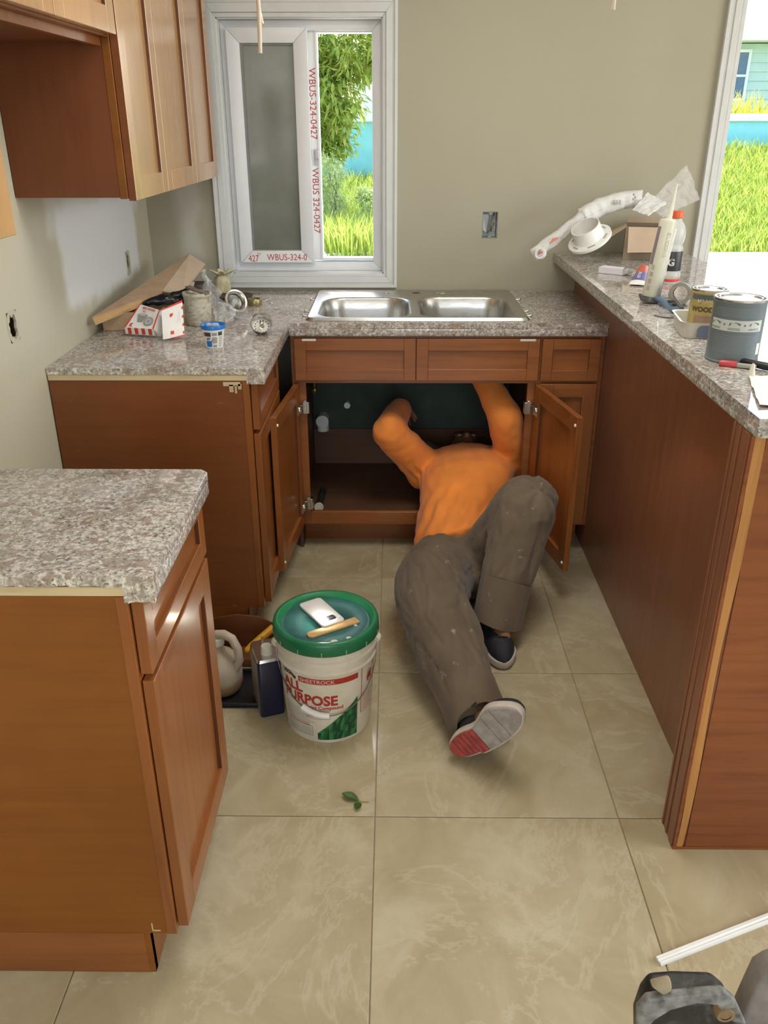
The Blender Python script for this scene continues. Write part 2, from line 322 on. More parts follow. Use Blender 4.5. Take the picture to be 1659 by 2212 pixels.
m, nt, bb, N, L = nodes('clear_glass'); tr = N('ShaderNodeBsdfTransparent'); gl = N('ShaderNodeBsdfGlossy'); gl.inputs['Roughness'].default_value=.02; fr = N('ShaderNodeFresnel'); mx = N('ShaderNodeMixShader'); L(fr.outputs[0],mx.inputs[0]); L(tr.outputs[0],mx.inputs[1]); L(gl.outputs[0],mx.inputs[2]); L(mx.outputs[0], nt.nodes['Material Output'].inputs[0]); CGLASS = m
MB().box(-.58,-.334,YW+.074,YW+.078,1.068,1.84).build('window_pane', CGLASS, wn)
FILM = mat('protective_film', (.74,.75,.74), .3, .02); FRED = mat('film_red_print', (.42,.035,.04), .5, .05)
lb = MB().box(-.336,-.301,YW+.0605,YW+.0618,1.03,1.878).build('stile_film', FILM, wn)
tbm = MB(); yy = YW+.0600
for k,(s,zc) in enumerate((('427',1.79),('WBUS-324-0427',1.53),('WBUS 324-0427',1.17))):
    put_text(tbm, s, .040, lambda a,c,zc=zc: (-.332+c*.9, yy, zc+.22-a), sx=.92)
tbm.v = [(x, y, max(1.035,z)) for x,y,z in tbm.v]
tbm.build('film_lettering', FRED, lb, fix=False)
lb = MB().prism([(-.628,YW+.0175,1.026),(-.345,YW+.0175,1.026),(-.385,YW+.0175,1.066),(-.588,YW+.0175,1.066)],(0,-.0006,0)).build('rail_film', FILM, wn)
tbm = MB(); put_text(tbm, 'WBUS-324-0', .036, lambda a,c: (-.530+a, YW+.0165, 1.034+c), sx=.86); put_text(tbm, '427', .036, lambda a,c: (-.608+a, YW+.0165, 1.029+c), sx=.8); put_text(tbm, '27', .036, lambda a,c: (-.572+a, YW+.0165, 1.054+c*.4), sx=.5)
tbm.build('film_lettering', FRED, lb, fix=False)
MB().box(-.322,-.308,YW+.052,YW+.06,1.40,1.46).box(-.318,-.303,YW+.04,YW+.06,1.425,1.455).build('sash_latch', mat('grey_latch',(.45,.46,.46),.4), wn, bevel=.002)
# ------------------------------------------------------------------ door opening
dr = thing('door_1', None, None, (DOOR0[0],YW,0)); struct(dr)
DX = DOOR0[0]
for a in ((DX-.057,DX-.004,0,DOOR0[3]+.057),(DOOR0[1]+.004,DOOR0[1]+.057,0,DOOR0[3]+.057)):
    MB().box(a[0],a[1],YW-.012,YW,a[2],a[3]).box(a[0],a[0]+.016,YW-.02,YW-.012,a[2],a[3]).box(a[0]+.026,a[1]-.01,YW-.017,YW-.012,a[2],a[3]).build('casing_board', WTRIM, dr, bevel=.0015, seg=1)
MB().box(DX-.004,DOOR0[1]+.004,YW-.018,YW,DOOR0[3],DOOR0[3]+.057).build('casing_board', WTRIM, dr, bevel=.0015, seg=1)
MB().box(DX-.004,DX+.012,YW-.012,YW+WT,0,DOOR0[3]).box(DX+.012,DX+.022,YW+.05,YW+.1,0,DOOR0[3]-.012).build('door_jamb', WTRIM, dr, bevel=.001, seg=1)
MB().box(DOOR0[1]-.012,DOOR0[1]+.004,YW-.012,YW+WT,0,DOOR0[3]).build('door_jamb', WTRIM, dr, bevel=.001, seg=1)
MB().box(DX+.012,DOOR0[1]-.012,YW-.012,YW+WT,DOOR0[3]-.016,DOOR0[3]).build('door_head', WTRIM, dr, bevel=.001, seg=1)
MB().box(DX+.012,DOOR0[1]-.012,YW,YW+WT,-.003,.02).build('door_sill', mat('aluminium_sill',(.6,.6,.6),.4,metal=1), dr, bevel=.002)
for loc,to,sx,sy in (((1.77,YW+.13,1.0),(1.77,0,1.0),.94,1.95),((-.19,YW+.12,1.45),(-.19,0,1.45),.22,.84)):
    o = lamp('opening_portal','AREA',loc,to,1,sx=sx,sy=sy); o.data.cycles.is_portal = True
# electrical boxes
def outlet(name, label, M, w, h, d, metal):
    t = thing(name, label, 'outlet box', (0,0,0), M=M)
    b = MB(M); e = .002                  # local: x right, y into the wall, z up
    b.box(-w/2,w/2,d-.002,d,-h/2,h/2); b.box(-w/2,-w/2+e,.003,d,-h/2,h/2); b.box(w/2-e,w/2,.003,d,-h/2,h/2); b.box(-w/2,w/2,.003,d,-h/2,-h/2+e); b.box(-w/2,w/2,.003,d,h/2-e,h/2)
    b.build('box_shell', metal, t)
    return t, b
mt = frame(((OUTB[0]+OUTB[1])/2,YW,(OUTB[2]+OUTB[3])/2),(1,0,0),(0,1,0),(0,0,1))
GALV = mat('galvanised_steel',(.30,.32,.32),.5,.25,60,metal=.6); DARKW = mat('dark_wall_cavity',(.06,.045,.03),.9,.4,40)
t,_ = outlet('outlet_box','bare steel outlet box recessed in back wall right of window',mt,.060,.101,.05,GALV)
bx = MB(mt); bx.prism([(-.027,.012,.04),(-.004,.014,.045),(-.002,.03,-.02),(-.012,.02,-.032),(-.028,.014,-.02)],(0,.002,0)); bx.build('bent_plate', mat('pale_zinc',(.38,.41,.42),.45,.2,metal=.5), t)
for s in (1,-1): MB(mt).prism([(-.008,.004,s*.048),(.010,.004,s*.048),(.001,.004,s*.036)],(0,.002,0)).build('screw_ear', GALV, t)
bx = MB(mt)
bx.tube([(.012,.045,-.03),(.004,.02,0),(.016,.018,.03),(.02,.045,.042)],.0025); bx.tube([(-.004,.045,-.035),(.012,.016,-.012),(.022,.045,.005)],.002); bx.build('cable', mat('old_cable',(.25,.2,.12),.6), t, smooth=60)
for k,(o_,lab) in enumerate(zip(OUTL,('open outlet hole in left wall nearest the camera','open outlet hole in left wall beside leaning cardboard box'))):
    M = frame((XW,(o_[0]+o_[1])/2,(o_[2]+o_[3])/2),(0,1,0),(-1,0,0),(0,0,1)); wd,ht = o_[1]-o_[0]-.002,o_[3]-o_[2]-.002
    t,_ = outlet('outlet_hole',lab,M,wd,ht,.06,DARKW)
    bx = MB(M); n = 22; random.seed(k+3); inn=[]; out=[]
    for i in range(n):
        a = 2*math.pi*i/n; ca,sa = math.cos(a),math.sin(a); q = (abs(ca)**3+abs(sa)**3)**(-1/3); out.append((ca*q*wd*.60,-.0006,sa*q*ht*.56)); rr = random.uniform(.62,.98); inn.append((ca*q*wd*.46*rr,-.0006,sa*q*ht*.49*rr))
    bx.add(out+inn+[(p[0],.006,p[2]) for p in inn],[(i,(i+1)%n,n+(i+1)%n,n+i) for i in range(n)]+[(n+i,n+(i+1)%n,2*n+(i+1)%n,2*n+i) for i in range(n)]); bx.build('torn_plaster', WALLL, t)
    MB(M).box(-.012,.002,.02,.058,-ht*.45,ht*.4).build('wood_stud', mat('raw_stud',(.28,.19,.10),.8,.3,40), t)
# ------------------------------------------------------------------ outside
CONC = mat('sunlit_concrete', (.62,.60,.56), .85, .06, 4); TURQ = mat('turquoise_render', (.27,.66,.64), .8, .08, 3); CAPW = mat('white_render', (.78,.77,.74), .8, .04, 3)
struct(MB().box(-8,14,YW+WT+.001,11.6,-.25,-.1).build('terrace', CONC))
struct(MB().prism([(-8,11.6,-.16),(14,11.6,-.16),(14,11.75,-.16),(-8,11.75,-.16)],(0,0,.14)).build('terrace_kerb', CAPW))
SOIL = mat('soil_green', (.16,.20,.05), .95, .3, 3)
LAWN = lambda x,y: -.1+max(0,(y-11.9))*(.17+.115*min(1,max(0,(x-1.2)/1.6)))
struct(MB().grid(lambda u,v_: (-8+22*u, 11.75+4.6*v_, LAWN(-8+22*u,11.75+4.6*v_)), 44, 8).build('lawn_bank', SOIL))
struct(MB().grid(lambda u,v_: (-40+80*u, 16.4+40*v_, .9), 2, 2).build('far_ground', SOIL))
def blades(name, spots, h0, h1, wd, m, label, cat, lean=.35, kind='stuff'):
    n = len(spots); rng = np.random.default_rng(5); sp = np.array(spots); a = rng.uniform(0,2*np.pi,n); h = rng.uniform(h0,h1,n); ln = rng.uniform(.1,lean,n)*h; b_ = rng.uniform(0,2*np.pi,n)
    dx = np.stack([np.cos(a),np.sin(a),0*a],1)*wd/2; up = np.stack([np.cos(b_)*ln,np.sin(b_)*ln,h],1); mid = np.stack([np.cos(b_)*ln*.35,np.sin(b_)*ln*.35,h*.6],1)
    vs = np.stack([sp-dx,sp+dx,sp+mid+dx*.8,sp+mid-dx*.8,sp+up],1).reshape(-1,3)
    i = np.arange(n)*5; fs = [f for k in i.tolist() for f in ((k,k+1,k+2,k+3),(k+3,k+2,k+4))]
    me = bpy.data.meshes.new(name); me.from_pydata(vs.tolist(),[],fs); me.materials.append(m); o = bpy.data.objects.new(name, me); col.objects.link(o)
    return tag(o, label, cat, None, kind) if label else o
def leafmat(name, c1, c2, c3):
    m, nt, b, N, L = nodes(name); f = noise(N, L, coords(N, L), 6.0, 4, .7); r = ramp(N, L, f, [(.3,c1),(.5,c2),(.7,c3)]); L(r.outputs[0], b.inputs['Base Color']); setb(b, .55, spec=.3)
    t = N('ShaderNodeBsdfTranslucent'); L(r.outputs[0], t.inputs[0]); mx = N('ShaderNodeMixShader'); mx.inputs[0].default_value = .55; L(b.outputs[0], mx.inputs[1]); L(t.outputs[0], mx.inputs[2]); L(mx.outputs[0], nt.nodes['Material Output'].inputs[0]); return m
GRASSM = leafmat('grass_blades', (.20,.30,.045), (.34,.44,.08), (.50,.55,.16)); LEAFM = leafmat('mango_leaves', (.13,.24,.05), (.40,.50,.10), (.70,.68,.22)); SHRUBM = leafmat('shrub_leaves', (.26,.36,.10), (.50,.60,.26), (.74,.78,.48)); YELM = leafmat('yellow_plant_leaves', (.30,.33,.04), (.50,.48,.06), (.6,.55,.15))
rng = np.random.default_rng(3); sp = []
for xa,xb,n in ((-2.2,.9,9000),(2.8,8.2,24000)):
    X = rng.uniform(xa,xb,n); Y = 11.8+4.3*rng.uniform(0,1,n)**1.1; sp += [(x,y,LAWN(x,y)-.02) for x,y in zip(X,Y)]
blades('lawn_grass', sp, .10, .32, .018, GRASSM, 'tall bright green grass growing on the bank beyond the terrace', 'grass', .7)
def clump(name, label, c, n, h0, h1, wd, r, m, group=None, cat='plant'):
    rr = np.random.default_rng(abs(hash(label))%999 if False else len(label)*7); a = rr.uniform(0,2*np.pi,n); q = r*np.sqrt(rr.uniform(0,1,n)); s = [(c[0]+x*math.cos(y), c[1]+x*math.sin(y), c[2]) for x,y in zip(q,a)]
    o = blades(name, s, h0, h1, wd, m, None, None, .6); return tag(o, label, cat, group)
clump('grass_clump','tall yellow-green grass tuft filling the foot of the window view',(-.55,12.0,-.1),900,.25,.62,.020,.55,GRASSM,cat='grass')
# boundary wall and neighbour house
bw = thing('boundary_wall','low turquoise boundary wall with white coping beyond the grass bank','wall',(3,16.4,.6))
MB().box(-9,16,16.4,16.6,.5,1.58).build('wall_body', TURQ, bw); MB().box(-9,16,16.34,16.66,1.58,1.70).build('coping', CAPW, bw, bevel=.01)
hs = thing('neighbour_house','pale mint clapboard house seen through the open doorway','house',(9,22,.9))
SID = mat('mint_siding', (.50,.62,.55), .7, .04, 2); hz = 1.3; hx0, hx1 = 7.55, 15
k = 0
while hz+k*.19 < 3.2:
    za = hz+k*.19; MB().prism([(hx0,22.0,za),(hx0,21.97,za),(hx0,21.995,za+.19),(hx0,22.0,za+.19)],(hx1-hx0,0,0)).build('siding_board', SID, hs); k += 1
MB().box(hx0,hx1,22.0,25,.8,3.2).build('wall_core', SID, hs); MB().box(hx0-.5,hx1+.3,21.4,25.4,3.22,3.36).build('eave_fascia', CAPW, hs)
MB().prism([(hx0-.5,21.4,3.36),(hx0-.5,25.4,3.36),(hx0-.5,23.4,4.3)],(hx1-hx0+.8,0,0)).build('roof', mat('white_metal_roof',(.8,.8,.8),.5), hs)
wf = ring(MB(),7.62,8.18,2.02,3.08,21.93,21.99,.06).box(7.66,8.14,21.94,21.98,2.52,2.57).build('window_surround', CAPW, hs)
HG = mat('house_window_glass',(.10,.16,.24),.1,.2,2); MB().box(7.67,8.13,21.955,21.962,2.56,3.03).build('pane', HG, wf); MB().box(7.67,8.13,21.955,21.962,2.07,2.53).build('pane', HG, wf)
for i,(x,n,lab,mm) in enumerate(((6.40,300,'yellow spiky plant at the corner of the mint house',YELM),(7.15,300,'yellow spiky plant below the mint house window',YELM),(7.95,220,'green leafy plant at the right end of the house bed',SHRUBM))):
    clump('garden_plant', lab, (x,18.4,1.0), n, .55, 1.2 if i<2 else .98, .035, .36, mm, 'plants in front of the mint house')
# white building edge, pole and wires beyond the window
gb = thing('white_shed','plain white walled shed at right edge of the window view','shed',(.5,18,.8))
MB().box(-.60,2.5,18,20,.8,2.82).build('wall_body', CAPW, gb); MB().box(-.64,2.6,17.9,20.1,2.82,2.90).build('roof_edge', WTRIM, gb)
pl = thing('utility_pole','slim pale utility pole standing behind the tree','pole',(-.92,24,.9)); MB().cyl((-.92,24,.9),(-.92,24,3.37),.085,.07,12).build('pole_shaft', CAPW, pl, smooth=40)
MB().tube([(-4,24,3.1),(-2.4,24,2.95),(-.92,24,3.1)],.015,5).tube([(-.92,24,3.1),(.5,24,3.0),(4,24,3.3)],.015,5).build('wire', BLACK, pl)
def leaves(name, clusters, per, ln, wd, m, root, droop=.6, seed=1):
    r = np.random.default_rng(seed); vs = []; fs = []
    for c,s in clusters:
        for q in range(per):
            a = r.uniform(0,2*math.pi); el = r.uniform(-.9,.5)-droop*.5; d = V((math.cos(a)*math.cos(el),math.sin(a)*math.cos(el),math.sin(el))); o = V(c)+d*s*r.uniform(0,.5)+V(r.normal(0,s*.35,3)); l = ln*r.uniform(.7,1.25)
            sd = d.cross(V((0,0,1))).normalized()*wd*.5; sd = (sd+V(r.normal(0,.25,3))*wd*.5); mid = o+d*l*.45; tip = o+d*l-V((0,0,1))*l*.22
            b = len(vs); vs += [tuple(o),tuple(mid+sd),tuple(tip),tuple(mid-sd)]; fs.append((b,b+1,b+2,b+3))
    me = bpy.data.meshes.new(name); me.from_pydata(vs,[],fs); me.materials.append(m); o = bpy.data.objects.new(name, me); col.objects.link(o); WM[o] = Matrix()
    o.parent = root; o.matrix_parent_inverse = WM[root].inverted(); o['kind'] = 'stuff'; return o
BARK = mat('grey_bark',(.22,.18,.14),.9,.3,8)
def tree(name, label, base, top, crown, rad, ncl, per, ln, wd, m, seed, cat='tree', more=()):
    t = thing(name, label, cat, base); r = np.random.default_rng(seed); cl = []; c0_, r0_ = crown, rad
    b = MB(); bs, tp = V(base), V(top); b.tube([bs, bs.lerp(tp,.5)+V((.04,0,0)), tp],[.11,.08,.04] if cat=='tree' else [.03,.025,.015],8)
    for k in range(ncl):
        if more and k%5 < 2: crown, rad = more
        elif more: crown, rad = c0_, r0_
        d = V(r.normal(0,1,3)).normalized()*r.uniform(.35,1)**.6; p = V((crown[0]+d.x*rad[0],crown[1]+d.y*rad[1],crown[2]+d.z*rad[2])); cl.append((p, .22 if cat=='tree' else .12))
        if k%14 == 0: b.tube([tp.lerp(bs,r.uniform(0,.4)), p.lerp(tp,.4)+V((0,0,.05)), p],[.03,.02,.008] if cat=='tree' else [.01,.008,.004],5)
    b.build('trunk', BARK, t, smooth=50); leaves('leaves', cl, per, ln, wd, m, t, seed=seed); return t
tree('mango_tree','leafy mango tree with bright new leaves filling the window view',(-1.45,14.4,.4),(-1.35,14.4,2.0),(-.75,14.2,2.78),(.85,.5,.72),190,34,.17,.045,LEAFM,4,more=((-1.0,14.2,1.85),(.44,.4,.75)))
tree('garden_shrub','pale leafed loose shrub below the mango tree',(-.95,13.2,.15),(-.85,13.2,.8),(-.93,13.2,.78),(.27,.3,.46),64,26,.07,.022,SHRUBM,5,'shrub')
tree('low_shrub','small sparse green shrub under the shed in the window view',(-.38,13.0,.1),(-.38,13.0,.4),(-.40,13.0,.50),(.16,.2,.30),26,24,.07,.026,SHRUBM,8,'shrub')
# ------------------------------------------------------------------ cabinets
WGROOVE = wood('shade_stain_groove', 'Z', (.105,.032,.010), .45, .15, .2)  # recess shade and darker stain put into one wood tone
def shaker(name, parent, o, u, v, n, W, H, fw=.057, mu=None, mv=None, th=.02):
    o,u,v,n = V(o),V(u),V(v),V(n); mu = mu or WY; mv = mv or WZ
    b = MB()
    for a0,a1,c0,c1,mi in ((0,fw,0,H,0),(W-fw,W,0,H,0),(fw,W-fw,0,fw,1),(fw,W-fw,H-fw,H,1)):
        b.slab(o+u*a0+v*c0, u*(a1-a0), v*(c1-c0), n*th, mi)
    d = b.build(name, [mv,mu], parent, bevel=.0012, seg=1)
    for a0 in (fw,W-fw-.0009): MB().slab(o+u*a0+v*fw+n*.0095, u*.0009, v*(H-2*fw), n*(th-.0108)).build('shade_stain_edge', WGROOVE, d)  # dark strips along the recess sides paint its shade and stain
    MB().slab(o+u*(fw-.004)+v*(fw-.004)+n*.003, u*(W-2*fw+.008), v*(H-2*fw+.008), n*.007).build('recessed_panel', mv if H > W else mu, d)
    return d
XB, XD = -.42, -.418                     # box face; the doors stand off the box by a hair
def base_left(name, label, y0, y1, yd0, yd1, side, door_split=.708):
    t = thing(name, label, 'base cabinet', (XW,y0,0))
    # end panel with the toe notch
    MB().prism([(XW+.004,y0,.0),(-.474,y0,.0),(-.474,y0,.112),(XB-.019,y0,.112),(XB-.019,y0,.875),(XW+.004,y0,.875)],(0,.014,0)).build('side_panel', side, t)
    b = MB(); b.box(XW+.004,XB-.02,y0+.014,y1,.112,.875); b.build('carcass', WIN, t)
    b = MB(); fw = .038
    b.box(XB-.019,XB,y0-.002,y0+fw,.112,.875); b.box(XB-.019,XB,y1-fw,y1,.112,.875); b.box(XB-.019,XB,y0+fw,y1-fw,.84,.875); b.box(XB-.019,XB,y0+fw,y1-fw,.112,.15); b.box(XB-.019,XB,y0+fw,y1-fw,.69,.725)
    b.build('face_frame', WZ, t, bevel=.0008, seg=1)
    MB().box(-.486,-.474,y0+.001,y1,0,.112).box(XW+.004,-.486,y0-.001,y0+.011,0,.112).build('toe_kick', WX, t)
    shaker('drawer_front', t, (XD,yd0,.722), (0,1,0),(0,0,1),(1,0,0), yd1-yd0, .140, .042)
    shaker('door', t, (XD,yd0,.125), (0,1,0),(0,0,1),(1,0,0), yd1-yd0, .583)
    return t
t = base_left('base_cabinet','near stained maple base cabinet under the small granite top',1.144,1.597,1.150,1.590,WSIDE)
MB().box(XW+.004,-.424,1.1425,1.595,.8765,.8925).build('plywood_layer', PLY, t)
# chipped edge of the end panel near its foot
MB().box(-.468,-.466,1.1425,1.1445,.12,.14).box(-.466,-.452,1.1425,1.1445,.119,.1215).box(-.437,-.43,1.1425,1.1445,.119,.1215).build('raw_chip', PLY, t)
t = base_left('base_cabinet','far stained maple base cabinet with scuffed end panel, left of the sink run',2.368,2.99,2.380,2.84,WSIDE2)
MB().box(XW+.004,-.424,2.3665,2.99,.8765,.8925).build('plywood_layer', PLY, t)
random.seed(4); b = MB()
for x,z,wd,h in ((-.495,.868,.05,.008),(-.478,.86,.012,.018),(-.462,.858,.006,.02),(-.452,.862,.01,.012)): b.box(x,x+wd,2.3672,2.3685,z-h,z+.004)
b.build('raw_chip', PLY, t)
MB().box(-.525,-.512,2.366,2.3685,.0,.12).build('loose_trim_strip', WZ, t)
# sink base and its narrow neighbour on the back run
t = thing('sink_cabinet','stained maple sink base cabinet standing open around the reclining person','base cabinet',(.09,3.0,0))
yF = 3.0; sx0,sx1 = -.372,.529
b = MB(); b.box(sx0,-.322,yF,yF+.019,.112,.875); b.box(.493,sx1,yF,yF+.019,.112,.875); b.box(-.322,.493,yF,yF+.019,.112,.166); b.box(-.322,.493,yF,yF+.019,.687,.725); b.box(-.322,.493,yF,yF+.019,.845,.875); b.box(.07,.095,yF,yF+.019,.725,.845)
b.build('face_frame', WX, t, bevel=.0008, seg=1)
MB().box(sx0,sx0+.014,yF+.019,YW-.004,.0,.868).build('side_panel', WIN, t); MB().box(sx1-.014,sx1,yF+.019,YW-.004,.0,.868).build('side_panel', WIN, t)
MB().box(sx0+.014,sx1-.014,yF+.019,YW-.01,.118,.134).build('cabinet_floor', WIN, t); MB().box(sx0+.014,sx1-.014,YW-.012,YW-.003,.134,.30).build('back_panel', WIN, t); MB().box(sx0+.014,sx1-.014,YW-.004,YW-.001,.30,.868).build('shade_liner', mat('shade_liner',(.045,.062,.052),.9,.2,8), t)  # dark sheet over the wall paints the shade inside the cabinet
MB().box(sx0,.745,3.098,3.112,0,.112).build('toe_kick', WX, t)
shaker('drawer_front', t, (-.357,yF-.002,.703),(1,0,0),(0,0,1),(0,-1,0),.437,.152,.042,WX,WX); shaker('drawer_front', t, (.083,yF-.002,.703),(1,0,0),(0,0,1),(0,-1,0),.441,.152,.042,WX,WX)
HINGE = mat('nickel_hinge',(.62,.60,.55),.25,.1,60,metal=1); BUMP = mat('clear_bumper',(.75,.72,.66),.2,.05)
for hx,ux,tz in ((-.345,(-.088,-1,0),1),(.517,(.205,-1,0),-1)):
    u = V(ux).normalized(); n = V((0,0,1)).cross(u)*tz*-1; n = n if (n.x>0)==(tz>0) else -n   # inner face looks into the opening
    o = V((hx,yF-.024,.125)); o2 = o - n*.02
    d = shaker('door', t, o2, u, V((0,0,1)), n, .392, .565)
    for z in (.03,.535): MB().cyl(o+u*.378+V((0,0,z)), o+u*.378+V((0,0,z))+n*.004, .006, .004, 10).build('bumper', BUMP, d, smooth=40)
    for z in (.085,.475):
        h = MB(); c = o+V((0,0,z)); e = V((tz,0,0))
        h.slab(c+u*.004-V((0,0,.018))+n*.0005, u*.05, V((0,0,.036)), n*.006); h.cyl(c+u*.03+n*.001, c+u*.03+n*.010, .017,.016,16)
        h.slab(c-u*.004-V((0,0,.008))+n*.006, -u*.028, V((0,0,.016)), n*.010); h.box(c.x+tz*.012,c.x+tz*.034,yF-.028,yF-.001,c.z-.022,c.z+.022); h.box(c.x+tz*.016,c.x+tz*.026,yF-.034,yF-.026,c.z-.012,c.z+.03)
        h.build('hinge', HINGE, d, bevel=.0008, seg=1)
t = thing('base_cabinet','narrow stained base cabinet in the corner right of the sink','base cabinet',(.64,3.0,0))
b = MB(); b.box(.5295,.55,yF,yF+.019,.112,.875); b.box(.73,.7605,yF,yF+.019,.112,.875); b.box(.55,.73,yF,yF+.019,.112,.15); b.box(.55,.73,yF,yF+.019,.84,.875); b.box(.55,.73,yF,yF+.019,.69,.72); b.build('face_frame', WX, t, bevel=.0008, seg=1)
MB().box(.531,.7605,yF+.019,YW-.004,.113,.868).build('carcass', WIN, t)
shaker('drawer_front', t, (.534,yF-.002,.703),(1,0,0),(0,0,1),(0,-1,0),.208,.152,.038,WX,WX); shaker('door', t, (.534,yF-.002,.125),(1,0,0),(0,0,1),(0,-1,0),.208,.565,.05,WX,WZ)
TAPE = mat('masking_tape',(.66,.60,.50),.7,.05)
for x,wd in ((-.327,.05),(.452,.055)): tag(MB().box(x,x+wd,2.9768,2.9776,.848,.856).build('tape_scrap', TAPE, origin=(x,2.9776,.848)), 'pale tape scrap stuck at the top of the %s false drawer front'%('left' if x<0 else 'right'), 'tape', 'tape scraps on the sink cabinet')
# rough pipe stubs in the wall under the sink, and a torch left on the cabinet floor
PVC = mat('pvc_white',(.72,.72,.68),.35,.04)
t = thing('drain_stub','short white plastic drain stub standing in wall under the sink','pipe',(-.315,YW,.36)); MB().cyl((-.315,YW+.01,.352),(-.315,YW-.06,.352),.026,.026,24).cyl((-.315,YW-.06,.352),(-.315,YW-.068,.352),.029,.028,24).build('capped_end', PVC, t, smooth=40); MB().cyl((-.315,YW-.03,.33),(-.315,YW-.03,.30),.026,n=20).build('lower_elbow', PVC, t, smooth=40)
t = thing('supply_stub','small round white capped supply stub right of the drain stub','pipe',(-.205,YW,.415)); MB().cyl((-.205,YW+.01,.417),(-.205,YW-.03,.417),.012,n=18).cyl((-.205,YW-.03,.417),(-.205,YW-.036,.417),.014,n=18).build('cap', PVC, t, smooth=40)
t = thing('stop_valve','small brass stop valve high in the dark back corner','valve',(-.345,YW,.50)); BRASS = mat('brass',(.35,.30,.14),.35,.1,metal=.8); MB().cyl((-.345,YW+.01,.49),(-.345,YW-.05,.49),.009,n=14).ball((-.345,YW-.05,.49),(.014,.012,.018)).cyl((-.345,YW-.05,.50),(-.345,YW-.05,.535),.006,n=12).build('valve_body', BRASS, t, smooth=50)
t = thing('flashlight','black flashlight lying on the cabinet floor inside the left door','flashlight',(-.3,3.10,.134))
MB().cyl((-.295,3.24,.152),(-.297,3.12,.153),.014,n=20).cyl((-.297,3.12,.153),(-.2975,3.075,.1535),.015,.0185,20).build('barrel', BLACK, t, bevel=.001, smooth=40)
MB().lathe([(.0,0),(.015,0),(.016,.004),(.0185,.004),(.0185,-.002)],n=20,M=frame((-.2976,3.073,.1535),(1,0,0),(0,0,1),(0,-1,0))).build('lens', mat('torch_lens',(.75,.70,.58),.2,.05), t, smooth=40)
# ------------------------------------------------------------------ peninsula
t = thing('peninsula','stained plywood knee wall carrying the raised granite bar','peninsula',(.76,1.47,0))
MB().box(.761,.90,1.557,YW-.002,0,1.031).build('long_panel', WPEN, t)
MB().box(.662,1.12,1.476,1.557,0,1.031).build('end_post', WPEN, t)
b = MB(); b.box(.6595,.662,1.478,1.500,0,1.030); b.box(.6595,.662,1.520,1.528,0,1.030); b.box(.6595,.662,1.548,1.556,0,1.030); b.build('routed_trim', WPEN, t, bevel=.0006, seg=1)
b = MB(); random.seed(2); pl_ = []; pr_ = []
for i in range(27):
    z = i*1.03/26; wv = .5*math.sin(z*7+1)+.5*math.sin(z*17); pl_.append((.668+.003*wv,1.4745,z)); pr_.append((.688+.004*math.sin(z*9)-.006*max(0,(.75-z)),1.4745,z))
b.prism(pl_+pr_[::-1],(0,-.0025,0)); b.build('worn_edge_strip', WEDGE, t)
MB().box(.662,.669,1.4715,1.476,0,1.03).box(.690,1.12,1.4715,1.476,.008,1.03).build('end_panel', WEND, t); MB().box(.66,1.12,1.470,1.476,0,.007).build('base_strip', WX, t)
# ------------------------------------------------------------------ granite
def top(name, label, cat, boxes, drops, m, origin, edges=()):
    t = thing(name, label, cat, origin); b = MB()
    for q in boxes: b.box(*q)
    b.build('slab', m, t, bevel=0)
    b = MB()
    for q in drops: b.box(*q)
    b.build('built_up_edge', m, t, bevel=.003, seg=2)
    if edges:
        b = MB()
        for q in edges: b.box(*q)
        b.build('cut_edge', GEDGE, t)
    return t
CZ0, CZ1, LZ = .8935, .9124, .866
t = thing('granite_countertop','small speckled granite countertop on the near base cabinet','countertop',(XW,1.14,.893))
MB().prism([(XW+.002,1.147,CZ0),(-.376,1.147,CZ0),(-.376,1.575,CZ0),(-.392,1.5925,CZ0),(XW+.002,1.5925,CZ0)],(0,0,CZ1-CZ0)).build('slab', GRAN, t, bevel=.0025, seg=2)
MB().box(-.420,-.3755,1.148,1.572,LZ,CZ0+.0005).build('built_up_edge', GRAN, t, bevel=.003)
random.seed(9); b = MB()
def chip(x0,x1,z0,z1,y,n):
    P0 = []
    for i in range(n+1):
        x = x0+(x1-x0)*i/n; P0.append((x, y-random.uniform(0,.0035)))
    for i in range(n):
        (xa,ya),(xb,yb) = P0[i],P0[i+1]; j = random.uniform(-.0015,.0015)
        b.hexa([(xa,ya,z0+j),(xb,yb,z0+j),(xb,1.149,z0+j),(xa,1.149,z0+j),(xa,ya+.002,z1),(xb,yb+.002,z1),(xb,1.149,z1),(xa,1.149,z1)])
chip(XW+.002,-.424,CZ0,CZ1-.0006,1.1435,34); chip(-.424,-.375,LZ,CZ1-.0006,1.1435,6); b.build('cut_edge', GEDGE, t)
BW0,BW1,BD0,BD1 = -.300,.468,3.032,3.545
t = top('granite_countertop','long L shaped granite countertop under the window holding the steel sink','countertop',
    [(XW+.002,-.373,2.369,YW-.002,CZ0,CZ1),(-.373,.7605,2.973,BD0,CZ0,CZ1),(-.373,.7605,BD1,YW-.002,CZ0,CZ1),(-.373,BW0,BD0,BD1,CZ0,CZ1),(BW1,.7605,BD0,BD1,CZ0,CZ1)],
    [(-.413,-.3735,2.369,3.0,LZ,CZ0+.0004),(-.3735,.7605,2.9735,2.998,LZ,CZ0+.0004)], GRAN, (XW,2.37,.893), [(XW+.002,-.426,2.3655,2.369,CZ0,CZ1-.0008),(-.426,-.374,2.3655,2.369,LZ,CZ1-.0008)])
MB().box(sx0+.02,.76,yF+.0,yF+.02,.8752,.8932).build('plywood_layer', PLY, t)
